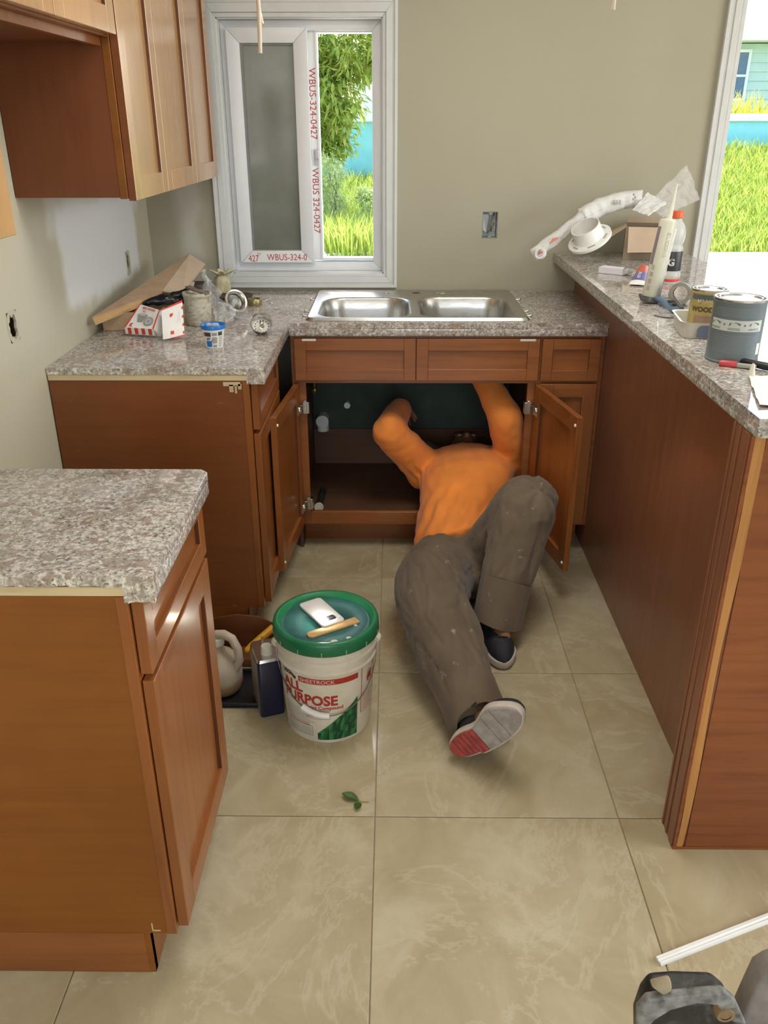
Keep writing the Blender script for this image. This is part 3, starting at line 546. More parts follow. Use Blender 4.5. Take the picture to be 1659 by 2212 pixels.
t = top('granite_bar_top','raised speckled granite bar top crowded with paint and plumbing clutter','bar top',[(.659,1.193,1.447,YW-.014,1.05,1.07)],[(.6595,.70,1.4475,YW-.014,1.032,1.0502),(.70,1.19,1.4475,1.48,1.032,1.0502),(1.15,1.1925,1.48,YW-.014,1.032,1.0502)], GRANB, (.66,1.45,1.03))
MB().box(.72,1.14,1.50,YW-.02,1.0315,1.05).build('plywood_layer', PLY, t)
# ------------------------------------------------------------------ sink
def rrect(x0,x1,y0,y1,r,z,n=8,ex=None):
    pts = []
    for cx,cy,a0 in ((x1-r,y1-r,0),(x0+r,y1-r,90),(x0+r,y0+r,180),(x1-r,y0+r,270)):
        for i in range(n+1): a = math.radians(a0+90*i/n); pts.append((cx+r*math.cos(a),cy+r*math.sin(a),z))
    return pts
SKM, nt, bb, N, L = nodes('satin_sink_steel'); bb.inputs['Base Color'].default_value=(.52,.515,.49,1); setb(bb,.3,metal=1); v = coords(N,L,(1,40,1)); f = noise(N,L,v,18,3); rr = ramp(N,L,f,[(.3,(.24,)*3),(.7,(.38,)*3)]); L(rr.outputs[0],bb.inputs['Roughness'])
t = thing('kitchen_sink','double bowl stainless steel drop in sink under the window','sink',(.09,3.29,.912))
bm = bmesh.new()
def loop(pts): vs_ = [bm.verts.new(p) for p in pts]; return vs_, [bm.edges.new((vs_[i],vs_[(i+1)%len(vs_)])) for i in range(len(vs_))]
def bridge(a,b):
    for i in range(len(a)): k=(i+1)%len(a); bm.faces.new((a[i],a[k],b[k],b[i]))
ox0,ox1,oy0,oy1 = -.318,.490,3.008,3.572; zt = .9205
o1,e1 = loop(rrect(ox0+.016,ox1-.016,oy0+.014,oy1-.014,.02,zt)); o2,_ = loop(rrect(ox0+.010,ox1-.010,oy0+.008,oy1-.008,.024,zt+.0025)); o3,_ = loop(rrect(ox0,ox1,oy0,oy1,.03,.9132)); bridge(o1,o2); bridge(o2,o3)
eds = list(e1); deep = []
for bx0,bx1,by0,by1 in ((-.284,.066,3.034,3.43),(.09,.452,3.036,3.445)):
    prev,e = loop(rrect(bx0,bx1,by0,by1,.085,zt)); eds += e
    for ins,z in ((.005,zt-.002),(.009,zt-.010),(.014,zt-.05),(.020,zt-.13),(.028,zt-.160),(.045,zt-.174),(.075,zt-.178)):
        cur,_ = loop(rrect(bx0+ins,bx1-ins,by0+ins,by1-ins,.085,z)); bridge(prev,cur); prev = cur
    bm.faces.new(prev); deep.append(((bx0+bx1)/2,(by0+by1)/2+.02))
bmesh.ops.triangle_fill(bm, edges=eds, use_beauty=True); bmesh.ops.recalc_face_normals(bm, faces=bm.faces)
me = bpy.data.meshes.new('basin'); bm.to_mesh(me); bm.free(); me.materials.append(SKM); me.transform(WM[t].inverted()); me.polygons.foreach_set('use_smooth',[True]*len(me.polygons)); me.set_sharp_from_angle(angle=math.radians(50))
o = bpy.data.objects.new('basin', me); col.objects.link(o); o.parent = t; WM[o] = WM[t].copy()
for cx,cy in deep: MB().cyl((cx,cy,zt-.1785),(cx,cy,zt-.1770),.042,.042,28).build('drain_hole', BLACK, t)
b = MB(); b.cyl((.092,3.515,zt-.0002),(.092,3.515,zt+.0004),.017,.017,24); b.build('faucet_hole', BLACK, t)
for x in (-.012,.196): MB().cyl((x,3.515,zt),(x,3.515,zt+.003),.0225,.020,28).build('hole_cover', STEEL, t, smooth=40)
for s,x in ((-1,-.318),(1,.490)):
    for y in (3.09,3.17,3.40): MB().cyl((x-s*.002,y,.915),(x+s*.011,y,.9155),.004,.004,10).ball((x+s*.012,y,.917),.005,10,6).build('sink_clip', STEEL, t, smooth=50)
# ------------------------------------------------------------------ wall cabinets
XU, XUD = -.706, -.704
WUP = wood('wall_cabinet_maple','Z',(.46,.255,.095),.24,.9,.14)
def upper(name, label, y0, y1, z0, z1, doors, dz0):
    t = thing(name, label, 'wall cabinet', (XW,y0,z0))
    b = MB(); b.box(XW+.002,XU-.02,y0,y0+.014,z0+.003,z1); b.build('side_panel', WSIDE2 if False else WIN2, t); MB().box(XW+.002,XU-.02,y1-.014,y1,z0+.003,z1).build('side_panel', WIN2, t)
    MB().box(XW+.002,XU-.02,y0+.014,y1-.014,z0+.012,z0+.026).build('bottom_panel', WIN2, t); MB().box(XW+.002,XU-.02,y0+.014,y1-.014,z1-.014,z1).build('top_panel', WIN2, t)
    b = MB(); b.box(XU-.02,XU,y0-.001,y0+.038,z0,z1); b.box(XU-.02,XU,y1-.038,y1+.001,z0,z1); b.box(XU-.02,XU,y0+.038,y1-.038,z0,z0+.035); b.box(XU-.02,XU,y0+.038,y1-.038,z1-.035,z1); b.build('face_frame', WSIDE, t, bevel=.0008, seg=1)
    for ya,yb in doors: d = shaker('door', t, (XUD,ya,dz0),(0,1,0),(0,0,1),(1,0,0),yb-ya,z1-dz0-.003,.057,WUP,WUP); MB().box(XUD,XUD+.0192,ya-.0009,ya-.0001,dz0,z1-.003).build('shade_stain_edge', WSIDE2, d)  # dark strip paints shade onto the outer door edge
    return t
WIN2 = wood('wall_cabinet_side','Z',(.20,.063,.022),.5,.1,.12)
upper('wall_cabinet','tall three door maple wall cabinet left of the window',2.3665,3.515,1.372,2.135,[(2.371,2.720),(2.7235,3.131),(3.1345,3.505)],1.367)
t = upper('wall_cabinet','short two door maple wall cabinet above the open cooker gap',1.60,2.3645,1.747,2.135,[(1.606,1.9465),(1.950,2.360)],1.752)
MB().box(XW+.002,XU-.03,1.60,2.36,1.737,1.7585).build('underside', WIN2, t)
MB().box(XU-.035,XU-.02,1.602,2.362,1.728,1.747).build('light_rail', WX, t)
q = at(8,63,Y=2.33); MB().box(q.x-.02,q.x+.012,2.325,2.3645,q.z-.012,q.z+.014).build('mounting_block', WEDGE, t, bevel=.001)
upper('wall_cabinet','near maple wall cabinet of which only a corner shows',1.14,1.5905,1.376,2.135,[(1.146,1.586)],1.371)
# ------------------------------------------------------------------ the reclining person
def limb(b, pts, rs, n=14):
    pts = [V(p) for p in pts]
    for i in range(len(pts)-1): b.tube([pts[i],pts[i+1]],[rs[i],rs[i+1]],n)
    for p,r in zip(pts,rs): b.ball(p,r,n,9)
def rings(b, rs, n=28):                   # lofted ellipses: centre, half width vector, half depth vector
    vs = []
    for c,hw,hd in rs:
        c,hw,hd = V(c),V(hw),V(hd); vs += [c+hw*(abs(math.cos(2*math.pi*j/n))**.85*(1 if math.cos(2*math.pi*j/n)>=0 else -1))+hd*math.sin(2*math.pi*j/n) for j in range(n)]
    k = len(rs); b.add(vs,[(i*n+j,i*n+(j+1)%n,(i+1)*n+(j+1)%n,(i+1)*n+j) for i in range(k-1) for j in range(n)]+[tuple(range(n-1,-1,-1)),tuple(range((k-1)*n,k*n))])
def fuse(name, b, voxel, it, m, parent, disp=None, extra=None, fac=.5, origin=None, mats=None, clampz=None):
    me = bpy.data.meshes.new('x'); me.from_pydata(b.v,[],b.f); bm = bmesh.new(); bm.from_mesh(me); bmesh.ops.recalc_face_normals(bm, faces=bm.faces); bm.to_mesh(me); bm.free()
    o = bpy.data.objects.new('x', me); col.objects.link(o); r = o.modifiers.new('r','REMESH'); r.mode='VOXEL'; r.voxel_size = voxel; r.adaptivity = 0
    s = o.modifiers.new('s','SMOOTH'); s.factor = fac; s.iterations = it
    e = o.evaluated_get(bpy.context.evaluated_depsgraph_get()); m2 = e.to_mesh(); n = len(m2.vertices)
    co = np.empty(n*3); m2.vertices.foreach_get('co',co); co = co.reshape(-1,3); no = np.empty(n*3); m2.vertex_normals.foreach_get('vector',no); no = no.reshape(-1,3)
    fs = [tuple(p.vertices) for p in m2.polygons]; e.to_mesh_clear(); bpy.data.objects.remove(o); bpy.data.meshes.remove(me)
    if disp: co = co + no*np.array([disp(p) for p in co])[:,None]
    if clampz is not None: co[:,2] = np.maximum(co[:,2], clampz(co) if callable(clampz) else clampz)
    x = MB(); x.v = [tuple(p) for p in co]; x.f = fs; x.mi = [0]*len(fs)
    if extra: extra(x)
    return x.build(name, mats or m, parent, smooth=70, fix=False, origin=origin)
nz = lambda x,y,z: mnoise.noise(V((x,y,z)))
SKIN = mat('brown_skin',(.26,.125,.07),.5,.08,30,sss=.1)
def cloth(name, c, dirt, k0, k1, wv=500):
    m, nt, b, N, L = nodes(name); v = coords(N, L); f = noise(N, L, v, 9, 4); r = ramp(N, L, f, [(.3,tuple(x*.86 for x in c)),(.7,tuple(min(1,x*1.1) for x in c))])
    d = noise(N, L, coords(N, L, (9,4,9)), 3.2, 5, .7); k = ramp(N, L, d, [(k0,(0,0,0)),(k1,(1,1,1))]); o = mixc(N, L, k.outputs[0], r.outputs[0], dirt)
    L(o, b.inputs['Base Color']); setb(b, .9, spec=.15); b.inputs['Sheen Weight'].default_value = .15; bump(N, L, b, noise(N, L, v, wv, 2), .25, .001); return m
SHIRT = cloth('orange_jersey',(.84,.27,.055),(.42,.13,.02),.68,.75); PANTS = cloth('taupe_work_cloth',(.150,.112,.076),(.40,.36,.31),.635,.74)
# joints
hipR, kneeR = V((.178,2.645,.116)), V((.128,2.285,.168)); hipL, kneeL, ankL = V((.345,2.665,.122)), V((.435,2.505,.415)), V((.342,2.345,.11))
fR = V((.565,-.30,.715)).normalized(); uR = V((.42,.84,.02)); uR = (uR-fR*uR.dot(fR)).normalized()
CR = at(1040,1588,Z=.122); HR = CR-fR*.125; ankR = HR+fR*.055+uR*.105
shR, elR, wrR = V((.135,3.19,.268)), V((-.018,3.06,.478)), at(864,884,Y=3.27); shL, elL, wrL = V((.497,3.19,.275)), V((.43,3.10,.525)), V((.352,3.24,.652))
torso = [((.250,2.725,.122),(.168,.045,.014),(0,-.03,.120)),((.25,2.86,.165),(.166,.015,.015),(0,-.05,.110)),((.268,2.95,.235),(.165,0,.02),(0,-.05,.105)),((.285,3.03,.275),(.178,0,.015),(0,-.035,.108)),((.30,3.12,.272),(.192,0,.01),(0,0,.112)),((.313,3.22,.268),(.19,0,0),(0,.01,.100)),((.318,3.285,.264),(.13,0,0),(0,.02,.078)),((.32,3.315,.262),(.07,0,0),(0,.02,.058))]
def sc_ring(q,k): return (q[0],tuple(x*k for x in q[1]),tuple(x*k for x in q[2]))
# body: one continuous figure, most of it inside the clothes
b = MB(); pel = ((.255,2.70,.112),(.15,0,.01),(0,-.02,.088))
rings(b,[sc_ring(pel,.9)]+[sc_ring(q,.86) for q in torso])
limb(b,[hipR,kneeR,ankR],[.085,.058,.042]); limb(b,[hipL,kneeL,ankL],[.085,.058,.042]); limb(b,[ankR,HR+fR*.15+uR*.035],[.035,.028]); limb(b,[ankL,(.352,2.24,.045)],[.035,.026])
limb(b,[(.31,3.22,.27),shR,elR,wrR],[.07,.056,.042,.029]); limb(b,[(.32,3.22,.27),shL,elL,wrL],[.07,.056,.042,.029])
limb(b,[(.32,3.27,.262),(.32,3.38,.240)],[.056,.054])
hc = V((.32,3.468,.231)); b.ball(hc,(.074,.108,.092),24,16); b.ball(hc+V((0,-.055,.035)),(.055,.055,.055)); b.ball(hc+V((0,-.005,.088)),(.012,.024,.020),12,8); b.ball(hc+V((0,-.022,.098)),(.015,.011,.013),12,8)
for s in (-1,1): b.ball(hc+V((s*.03,.022,.080)),(.022,.010,.010),12,8); b.ball(hc+V((s*.075,-.002,-.002)),(.010,.030,.018),12,8); b.ball(hc+V((s*.028,.006,.078)),(.014,.009,.010),12,8)
b.ball(hc+V((0,-.052,.088)),(.024,.006,.008),12,8); b.ball(hc+V((0,-.062,.086)),(.021,.006,.008),12,8)
def hand(b, w, fwd, palm, side):          # fingers curl about the palm normal; thumb leaves the side near the wrist
    fwd, palm = V(fwd).normalized(), V(palm); palm = (palm-fwd*palm.dot(fwd)).normalized(); sd = fwd.cross(palm)*side
    limb(b,[w,w+fwd*.03],[.027,.026]); c = w+fwd*.055
    for k in range(4):
        y = (k-1.5)*.021; r0 = c+sd*y*.8+fwd*(.028-.004*abs(k-1)); limb(b,[w+fwd*.02+sd*y*.5, r0],[.0125,.0115],10); l = (.036,.042,.039,.030)[k]; p = [r0]; d = (fwd+sd*(k-1.5)*.13).normalized()
        for j,(fr,bd) in enumerate(((1,.35),(.7,.75),(.55,.6))):
            d = (d*math.cos(bd)+palm*math.sin(bd)).normalized(); p.append(p[-1]+d*l*fr)
        limb(b,p,[.0095,.0088,.0080,.0068],10)
    t0 = w+fwd*.022+sd*-.02; d = (fwd*.92-sd*.36+palm*.25).normalized(); limb(b,[t0,t0+d*.036,t0+d*.06+palm*.012,t0+d*.075+palm*.028],[.014,.0115,.0100,.0080],10)
hand(b, wrR, (.10,.91,-.40), (.3,-.3,-.8), 1); hand(b, wrL, (-.30,.85,.02), (-.2,-.1,1), -1)
person = fuse('person', b, .0052, 3, SKIN, None, origin=(.25,2.7,0), clampz=.006)
tag(person,'person in orange shirt and taupe trousers lying half inside the sink cabinet','person')
b = MB()                                  # hair and brows
b.grid(lambda u,v_: hc+V((.079*math.sin(.15+v_*1.45)*math.cos(2*math.pi*u),.113*math.cos(.15+v_*1.45),.097*math.sin(.15+v_*1.45)*math.sin(2*math.pi*u)-.012)),24,8)
b.build('hair', mat('dark_hair',(.02,.016,.014),.7,.3,60), person, smooth=60)
b = MB()
for s in (-1,1): MB().ball(hc+V((s*.028,.006,.0835)),(.0095,.0055,.006),12,8).build('eye', mat('eye_white',(.7,.66,.6),.3), person, smooth=60)
# shirt
b = MB(); rings(b, torso); limb(b,[(.25,3.17,.272),shR,shR.lerp(elR,.5),elR,wrR],[.085,.080,.070,.064,.045]); limb(b,[(.38,3.17,.275),shL,shL.lerp(elL,.5),elL,wrL],[.085,.080,.070,.064,.046])
def dsh(p):
    x,y,z = p; d = .0045*nz(x*16+1,y*6,z*14)+.0028*nz(x*38,y*13+4,z*30)
    a = max(0,1-abs((V(p)-V((.105,3.10,.235))).length/.14)); d += a*.009*math.sin((x*.8+z*.5-y*.25)*190+3*nz(x*12,y*12,z*12))
    e = max(0,1-(V(p)-elR).length/.11); d += e*.0025*math.sin((y*.7-z)*120)
    h = max(0,1-abs(y-2.80)/.16); d += h*.005*math.sin((x*1.0-y*.55)*95+2*nz(x*9,y*9,z*9)); return d+.0025
def shirt_extra(x):
    def hem(u,v_):
        a = 2*math.pi*u; c = V((.25,2.80-.05*v_,.135-.006*v_)); k = 1.035+.02*math.sin(a*9)*v_; return c+V((.166*math.cos(a)*k,-.035*math.sin(a)+.022*math.cos(a)*0,.116*math.sin(a)*k))
    x.grid(hem,64,5)
SH = fuse('shirt', b, .0078, 14, SHIRT, person, dsh, None, clampz=.012)
# trousers with open cuffs
b = MB(); rings(b,[((.26,2.60,.112),(.13,0,.0),(0,-.02,.098)),((.258,2.68,.112),(.160,0.02,.005),(0,-.03,.100)),((.252,2.76,.124),(.142,0.02,.01),(0,-.04,.096)),((.25,2.835,.150),(.14,0,.012),(0,-.045,.09))])
mR = hipR.lerp(kneeR,.55)+V((-.015,0,.005)); limb(b,[hipR+V((-.01,0,0)),mR,kneeR,kneeR.lerp(ankR,.5)+V((-.005,0,.0)),ankR.lerp(kneeR,.10)],[.122,.122,.112,.100,.078],18)
limb(b,[hipL,hipL.lerp(kneeL,.5)+V((.01,-.0,.0)),kneeL,kneeL.lerp(ankL,.5)+V((0,.012,0)),ankL.lerp(kneeL,.16)],[.125,.122,.098,.088,.076],18)
limb(b,[(.22,2.60,.11),(.30,2.60,.12)],[.09,.09])
LEGS = [(hipR,kneeR,0),(kneeR,ankR,1),(hipL,kneeL,5),(kneeL,ankL,6)]
def dpt(p):
    q = V(p); best = None
    for a,c,k in LEGS:
        d = c-a; t = max(-.3,min(1.2,(q-a).dot(d)/d.length_squared)); r = q-(a+d*t)
        if best is None or r.length < best[0]: best = (r.length,t,r,d.normalized(),k)
    _,t,r,d,k = best; e1 = d.orthogonal().normalized(); e2 = d.cross(e1); an = math.atan2(r.dot(e2),r.dot(e1)); ca,sa = math.cos(an),math.sin(an)
    f1 = nz(ca*1.3+k*3,sa*1.3,t*1.6); f2 = nz(ca*2.2+t*1.8,sa*2.2-t*1.1,t*2.2+k*2); f3 = nz(ca*3.6-t*2.5+k,sa*3.6+t*2.0,t*3.1)
    rid = max(0,1-abs(f2)/.22); x,y,z = p
    h = max(0,1-abs(y-2.72)/.10)
    return .012*f1+.005*f3-.0065*rid*rid*(1-.6*h)+.003-.006*h
def cuff(x, top, bot, r0, r1, dirv, wob, seed):
    top, bot = V(top), V(bot); t = (bot-top).normalized(); a = t.orthogonal().normalized(); c = t.cross(a); n = 40
    def pt(u,v_,off):
        an = 2*math.pi*u; r = r0+(r1-r0)*v_+off; r *= 1+wob*v_*math.sin(3*an+seed)+wob*.6*v_*math.sin(5*an+seed*2); sl = .022*v_*math.sin(an+seed)
        q = top.lerp(bot,v_)+t*sl+(a*math.cos(an)+c*math.sin(an))*r; q.z = max(q.z,.008+off); return q
    x.grid(lambda u,v_: pt(u,v_,.0),n,7); x.grid(lambda u,v_: pt(u,v_,-.0045),n,7); x.grid(lambda u,v_: pt(u,1,-.0045*v_),n,1)
def pants_extra(x):
    cuff(x, ankR.lerp(kneeR,.26), ankR+(ankR-kneeR).normalized()*.025, .088,.082,None,.07,1.1); cuff(x, ankL.lerp(kneeL,.30), ankL+(ankL-kneeL).normalized()*.028, .084,.080,None,.06,2.4)
fuse('trousers', b, .0085, 6, PANTS, person, dpt, pants_extra, clampz=.007)
# shoes
def shoe(name, H, f, u, side, up, mid, out1, out2, label):
    f,u = V(f).normalized(),V(u); u=(u-f*u.dot(f)).normalized(); w = f.cross(u)*1; M = frame(H, f, w*-1, u) if f.cross(w*-1).dot(u) > 0 else frame(H, f, w, u)
    L_ = .268; sd = 1 if (M.to_3x3() @ V((0,1,0))).dot(f.cross(u)*side) > 0 else -1
    def half(s):                            # outline: heel, waist, ball, toe; y>0 medial
        t = s/L_; e = math.sqrt(max(0,1-(2*t-1)**8)); lat = (.034+.016*math.sin(math.pi*min(1,t*1.0))**1.0*(1 if t>.3 else .6)); 
        m_ = .032+.006*math.sin(math.pi*t)+.014*math.exp(-((t-.72)/.16)**2)-.008*math.exp(-((t-.42)/.12)**2); rd = math.sqrt(max(0,1-((t-.5)/.5)**6)); return lat*rd, m_*rd
    n = 26; ss = [L_*(.5-.5*math.cos(math.pi*i/n)) for i in range(n+1)]
    ou = [(s, half(s)[1]*sd) for s in ss]+[(s,-half(s)[0]*sd) for s in ss[::-1][1:-1]]
    root = MB(M)                            # upper
    rows = []; m = 16
    for i in range(1,n):
        s = ss[i]; t = s/L_; la,me_ = half(s); la -= .003; me_ -= .003
        h = .088 if t < .28 else .088-.045*((t-.28)/.72)**.8-.022*max(0,(t-.75)/.25)**2; h = h*min(1,(t/.06)**.5)*(1-max(0,(t-.90)/.10)**2*.55)
        rows.append([(s, (me_*math.cos(math.pi*j/m) if j<=m/2 else la*math.cos(math.pi*j/m))*sd*(1-.25*math.sin(math.pi*j/m)*(t<.4)), .024+h*math.sin(math.pi*j/m)**.75) for j in range(m+1)])
    vs = [p for r in rows for p in r]; root.add(vs,[(i*(m+1)+j,i*(m+1)+j+1,(i+1)*(m+1)+j+1,(i+1)*(m+1)+j) for i in range(len(rows)-1) for j in range(m)]); root.add(rows[0],[tuple(range(m+1))]); root.add(rows[-1],[tuple(range(m,-1,-1))])
    o = root.build(name, up, person, smooth=60); o['label'] = label
    b = MB(M); b.prism([(x,y*1.06,.006) for x,y in ou],(0,0,.024)); b.build('midsole', mid, o, bevel=.004, smooth=50)
    b = MB(M)                               # outsole: heel and ball pads with cut grooves
    def pad(sa,sb,mi,in_=.004,nz_=6):
        q = [sa+(sb-sa)*i/nz_ for i in range(nz_+1)]; b.prism([(s,(half(s)[1]-in_)*sd,.007) for s in q]+[(s,-(half(s)[0]-in_)*sd,.007) for s in q[::-1]],(0,0,-.006),mi)
    for sa,sb,mi in ((.004,.030,0),(.0325,.046,0),(.048,.0615,0),(.064,.078,0),(.080,.094,0),(.096,.111,0)): pad(sa,sb,0)
    b.build('heel_tread', out1, o, bevel=.0012, seg=1); b = MB(M)
    for sa,sb in ((.113,.158),(.1595,.196),(.1975,.264)): pad(sa,sb,0)
    b.build('sole_tread', out2, o, bevel=.0012, seg=1)
    b = MB(M)
    for k in range(4):
        s = .11+.028*k; t = s/L_; la,me_ = half(s); h = .024+.088-.045*((t-.28)/.72)**.8; b.tube([(s,-.022*sd,h-.006),(s+.006,-.008,h+.002),(s+.010,.008,h+.002),(s+.004,.022,h-.006)],.0028,6)
    b.tube([(.11,.01,.112),(.10,.05*sd,.10),(.13,.062*sd,.06),(.125,.064*sd,.045)],.002,6); b.build('laces', mat('black_lace',(.02,.02,.02),.8), o, smooth=60)
    return o
NAVY = mat('dark_navy_shoe_cloth',(.022,.022,.03),.75,.35,40,bmp=.2); MIDS = mat('dirty_white_midsole',(.55,.50,.44),.7,.15,30); OUTR = mat('worn_red_rubber',(.36,.065,.06),.75,.35,45,bmp=.3); OUTG = mat('dusty_grey_rubber',(.36,.33,.31),.85,.22,40,bmp=.3)
shoe('shoe', HR-uR*.0, fR, uR, 1, NAVY, MIDS, OUTR, OUTG, 'right shoe with worn red and grey sole turned up')
shoe('shoe', V((.325,2.445,.001)), (.09,-1,0), (0,0,1), -1, NAVY, MIDS, OUTG, OUTG, 'left shoe standing flat on the floor')
SOCK = mat('black_sock',(.02,.02,.022),.9,.2,60)
for a_,k_,h_ in ((ankR,kneeR,HR+fR*.06+uR*.06),(ankL,kneeL,V((.33,2.37,.06)))):
    b = MB(); limb(b,[a_.lerp(k_,.18),a_,h_],[.056,.050,.044],16); fuse('sock', b, .007, 3, SOCK, person)
t = MB(); random.seed(3)
t.ball((.125,3.47,.175),(.085,.075,.042),20,12); t.ball((.105,3.45,.22),(.06,.06,.04),20,12); t.ball((.15,3.50,.225),(.06,.05,.045),20,12)
RAG = cloth('grey_rag_cloth',(.20,.20,.20),(.34,.33,.31),.5,.7); o = fuse('grey_rag', t, .007, 3, RAG, None, lambda p: .006*nz(p[0]*30,p[1]*30,p[2]*30), origin=(.125,3.47,.134), clampz=.1345); tag(o,'grey speckled rag bundled beside the head inside the sink cabinet','rag')
# ------------------------------------------------------------------ bucket of joint compound and what lies on it
BX, BY, BF = -.182, 1.955, math.atan2(-1.955,.182)
bk = thing('bucket','white plastic bucket of joint compound with a green lid on the floor','bucket',(BX,BY,0))
BR = lambda z: .119+.0165*z/.30
m, nt, bb, N, L = nodes('milky_bucket_plastic'); f = noise(N,L,coords(N,L,(4,4,4)),4,4); r = ramp(N,L,f,[(.35,(.66,.60,.47)),(.7,(.76,.71,.59))]); L(r.outputs[0],bb.inputs['Base Color']); setb(bb,.38,spec=.4,sss=.25); MILK = m
MB().lathe([(0,.004),(.112,.004),(.117,.0),(.119,.004),(BR(.225),.225),(BR(.225)+.006,.231),(BR(.235)+.006,.236),(BR(.24)+.001,.241),(BR(.26)+.001,.262),(BR(.265)+.007,.266),(BR(.27)+.007,.272),(BR(.276)+.001,.276),(BR(.30),.302),(BR(.3)-.003,.302)],(BX,BY,0),72).build('body', MILK, bk, smooth=40)
GRN = mat('green_lid_rim',(.012,.15,.06),.35,.1); TEAL = mat('teal_lid_top',(.026,.13,.118),.3,.3,14,bmp=.15,bs=60)
lid = MB().lathe([(0,.3225),(.020,.3225),(.021,.3215),(.023,.3215),(.024,.3225),(.112,.323),(.119,.3215),(.1205,.322)],(BX,BY,0),72).build('lid', TEAL, bk, smooth=50)
MB().lathe([(.1195,.3205),(.1215,.3215),(.1265,.3345),(.130,.337),(.139,.337),(.1425,.334),(.1445,.326),(.1455,.302),(.144,.299),(.139,.2985),(.1375,.302)],(BX,BY,0),72).build('lid_rim', GRN, lid, smooth=45)
b = MB()
for k in range(14): a = BF+.35+k*2*math.pi/14; u = V((math.cos(a),math.sin(a),0)); t_ = V((-u.y,u.x,0)); o = V((BX,BY,.302))+u*.1452; b.slab(o-t_*.0012, t_*.0024, V((0,0,.012)), u*.0012)
b.build('lid_tabs', mat('pale_green_tab',(.30,.42,.33),.5), lid)['kind'] = 'stuff'
random.seed(2); b = MB()
for x,y,r in ((-.115,1.868,.008),(-.152,1.850,.011),(-.10,1.93,.005)): b.lathe([(r,.3226),(r*.7,.3242),(0,.3245)],(x,y,0),9)
b.build('compound_splash', mat('dry_compound',(.6,.58,.52),.9,.1,60), lid)
def onb(phi,z,e=.0007): a = BF+phi; r = BR(z)+e; return (BX+r*math.cos(a), BY+r*math.sin(a), z)
def wrap(b, p0,p1,z0,z1,mi=0,e=.0006,n=14): b.grid(lambda u,v_: onb(math.radians(p0+(p1-p0)*u), z0+(z1-z0)*v_, e), n, 1, mi)
def btext(b,s,size,phi,z,mi=0,bold=0,sx=1,e=.0008): put_text(b,s,size,lambda x,y: onb(math.radians(phi)+x/.13, z+y, e),bold,mi,sx=sx)
BRED = mat('label_red',(.40,.03,.02),.45,.06); BGR = mat('label_green',(.012,.11,.035),.45,.1); BGR2 = mat('label_mid_green',(.03,.20,.06),.45,.1); BGR3 = mat('label_dark_green',(.006,.05,.02),.45,.1)
b = MB(); wrap(b,-37,38,.2025,.2205); b.build('label_band', BRED, bk)
b = MB(); btext(b,'ALL',.044,-64,.1690,bold=.0016,sx=.98); btext(b,'PURPOSE',.044,-64,.1330,bold=.0016,sx=.94); btext(b,'Joint Compound',.0155,-28,.1185,bold=.0004); wrap(b,-28,1,.1150,.1158,e=.0007); b.build('label_title', BRED, bk, fix=False)
b = MB(); btext(b,'SHEETROCK',.0165,-35,.2060,bold=.0003,e=.0012,sx=1.05); b.build('band_lettering', mat('label_pale_print',(.66,.45,.38),.5), bk, fix=False)
b = MB(); btext(b,'USG',.018,-64,.212,bold=.001); b.build('maker_lettering', INK, bk, fix=False)
b = MB()
def tri(p0,z0,p1,z1,p2,z2,mi,e=.0007): b.add([onb(math.radians(p0),z0,e),onb(math.radians(p1),z1,e),onb(math.radians(p2),z2,e)],[(0,1,2)],mi)
for (p,z,s,mi) in ((-50,.222,5,0),(-45,.216,5,1)): tri(p-s*.5,z+.006,p+s*.9,z-.004,p-s*.2,z-.008,mi); tri(p+s*.9,z-.004,p+s*.6,z-.013,p-s*.2,z-.008,mi)
b.build('maker_mark', [BRED,BGR3], bk, fix=False)
b = MB(); random.seed(6)                  # stepped green crystal picture
for i in range(11):
    pa,pb = -16+i*5,-16+(i+1)*5; h = .012+(i+1)/11*.108; nseg = max(1,int(h/.022))
    pb = min(pb,38)
    for j in range(nseg):
        za,zb = .012+(h-.0)*j/nseg,.012+(h)*(j+1)/nseg; mi = random.choice((0,0,1,2,2)); wrap(b,pa,pb,za,zb,mi,n=2); tri(pa,za,pb,zb,pa if j%2 else pb,zb if j%2 else za,random.choice((0,1,2)),.0011)
    tri(pa,.012+h,pb,.012+h,pb,.012+h+.010,random.choice((0,1)))
b.build('label_picture', [BGR,BGR2,BGR3], bk, fix=False)
b = MB(); wrap(b,44,76,.225,.250); 
for q in ((44,45,.075,.23),(75,76,.095,.23),(44,76,.075,.0765)): wrap(b,*q)
for i in range(9): wrap(b,47,73-random.uniform(0,9),.138-i*.0068,.1395-i*.0068)
rg = [(math.radians(60)+.105*math.cos(a)*1.0,.186+.0185*math.sin(a)) for a in [2*math.pi*i/28 for i in range(29)]]
for i in range(28):
    (pa,za),(pb,zb) = rg[i],rg[i+1]; c = (math.radians(60),.186); ia,iz = c[0]+(pa-c[0])*.86,c[1]+(za-c[1])*.86; ja,jz = c[0]+(pb-c[0])*.86,c[1]+(zb-c[1])*.86; b.add([onb(pa,za),onb(pb,zb),onb(ja,jz),onb(ia,iz)],[(0,1,2,3)])
wrap(b,57,63,.178,.196); wrap(b,55.5,64.5,.176,.188); tri(54,.172,67,.198,65.5,.2,0,.0012); tri(54,.172,67,.198,55.5,.17,0,.0012)
b.build('warning_panel', BRED, bk, fix=False)
b = MB(); btext(b,'WARNING',.011,50,.233,bold=.0003,e=.0012); b.build('warning_lettering', mat('label_pale_print2',(.7,.6,.55),.5), bk, fix=False)
b = MB()
for i in range(8): wrap(b,-66+(i%2),-26+random.uniform(-6,6) if i>2 else -38,.1085-i*.0056,.1100-i*.0056)
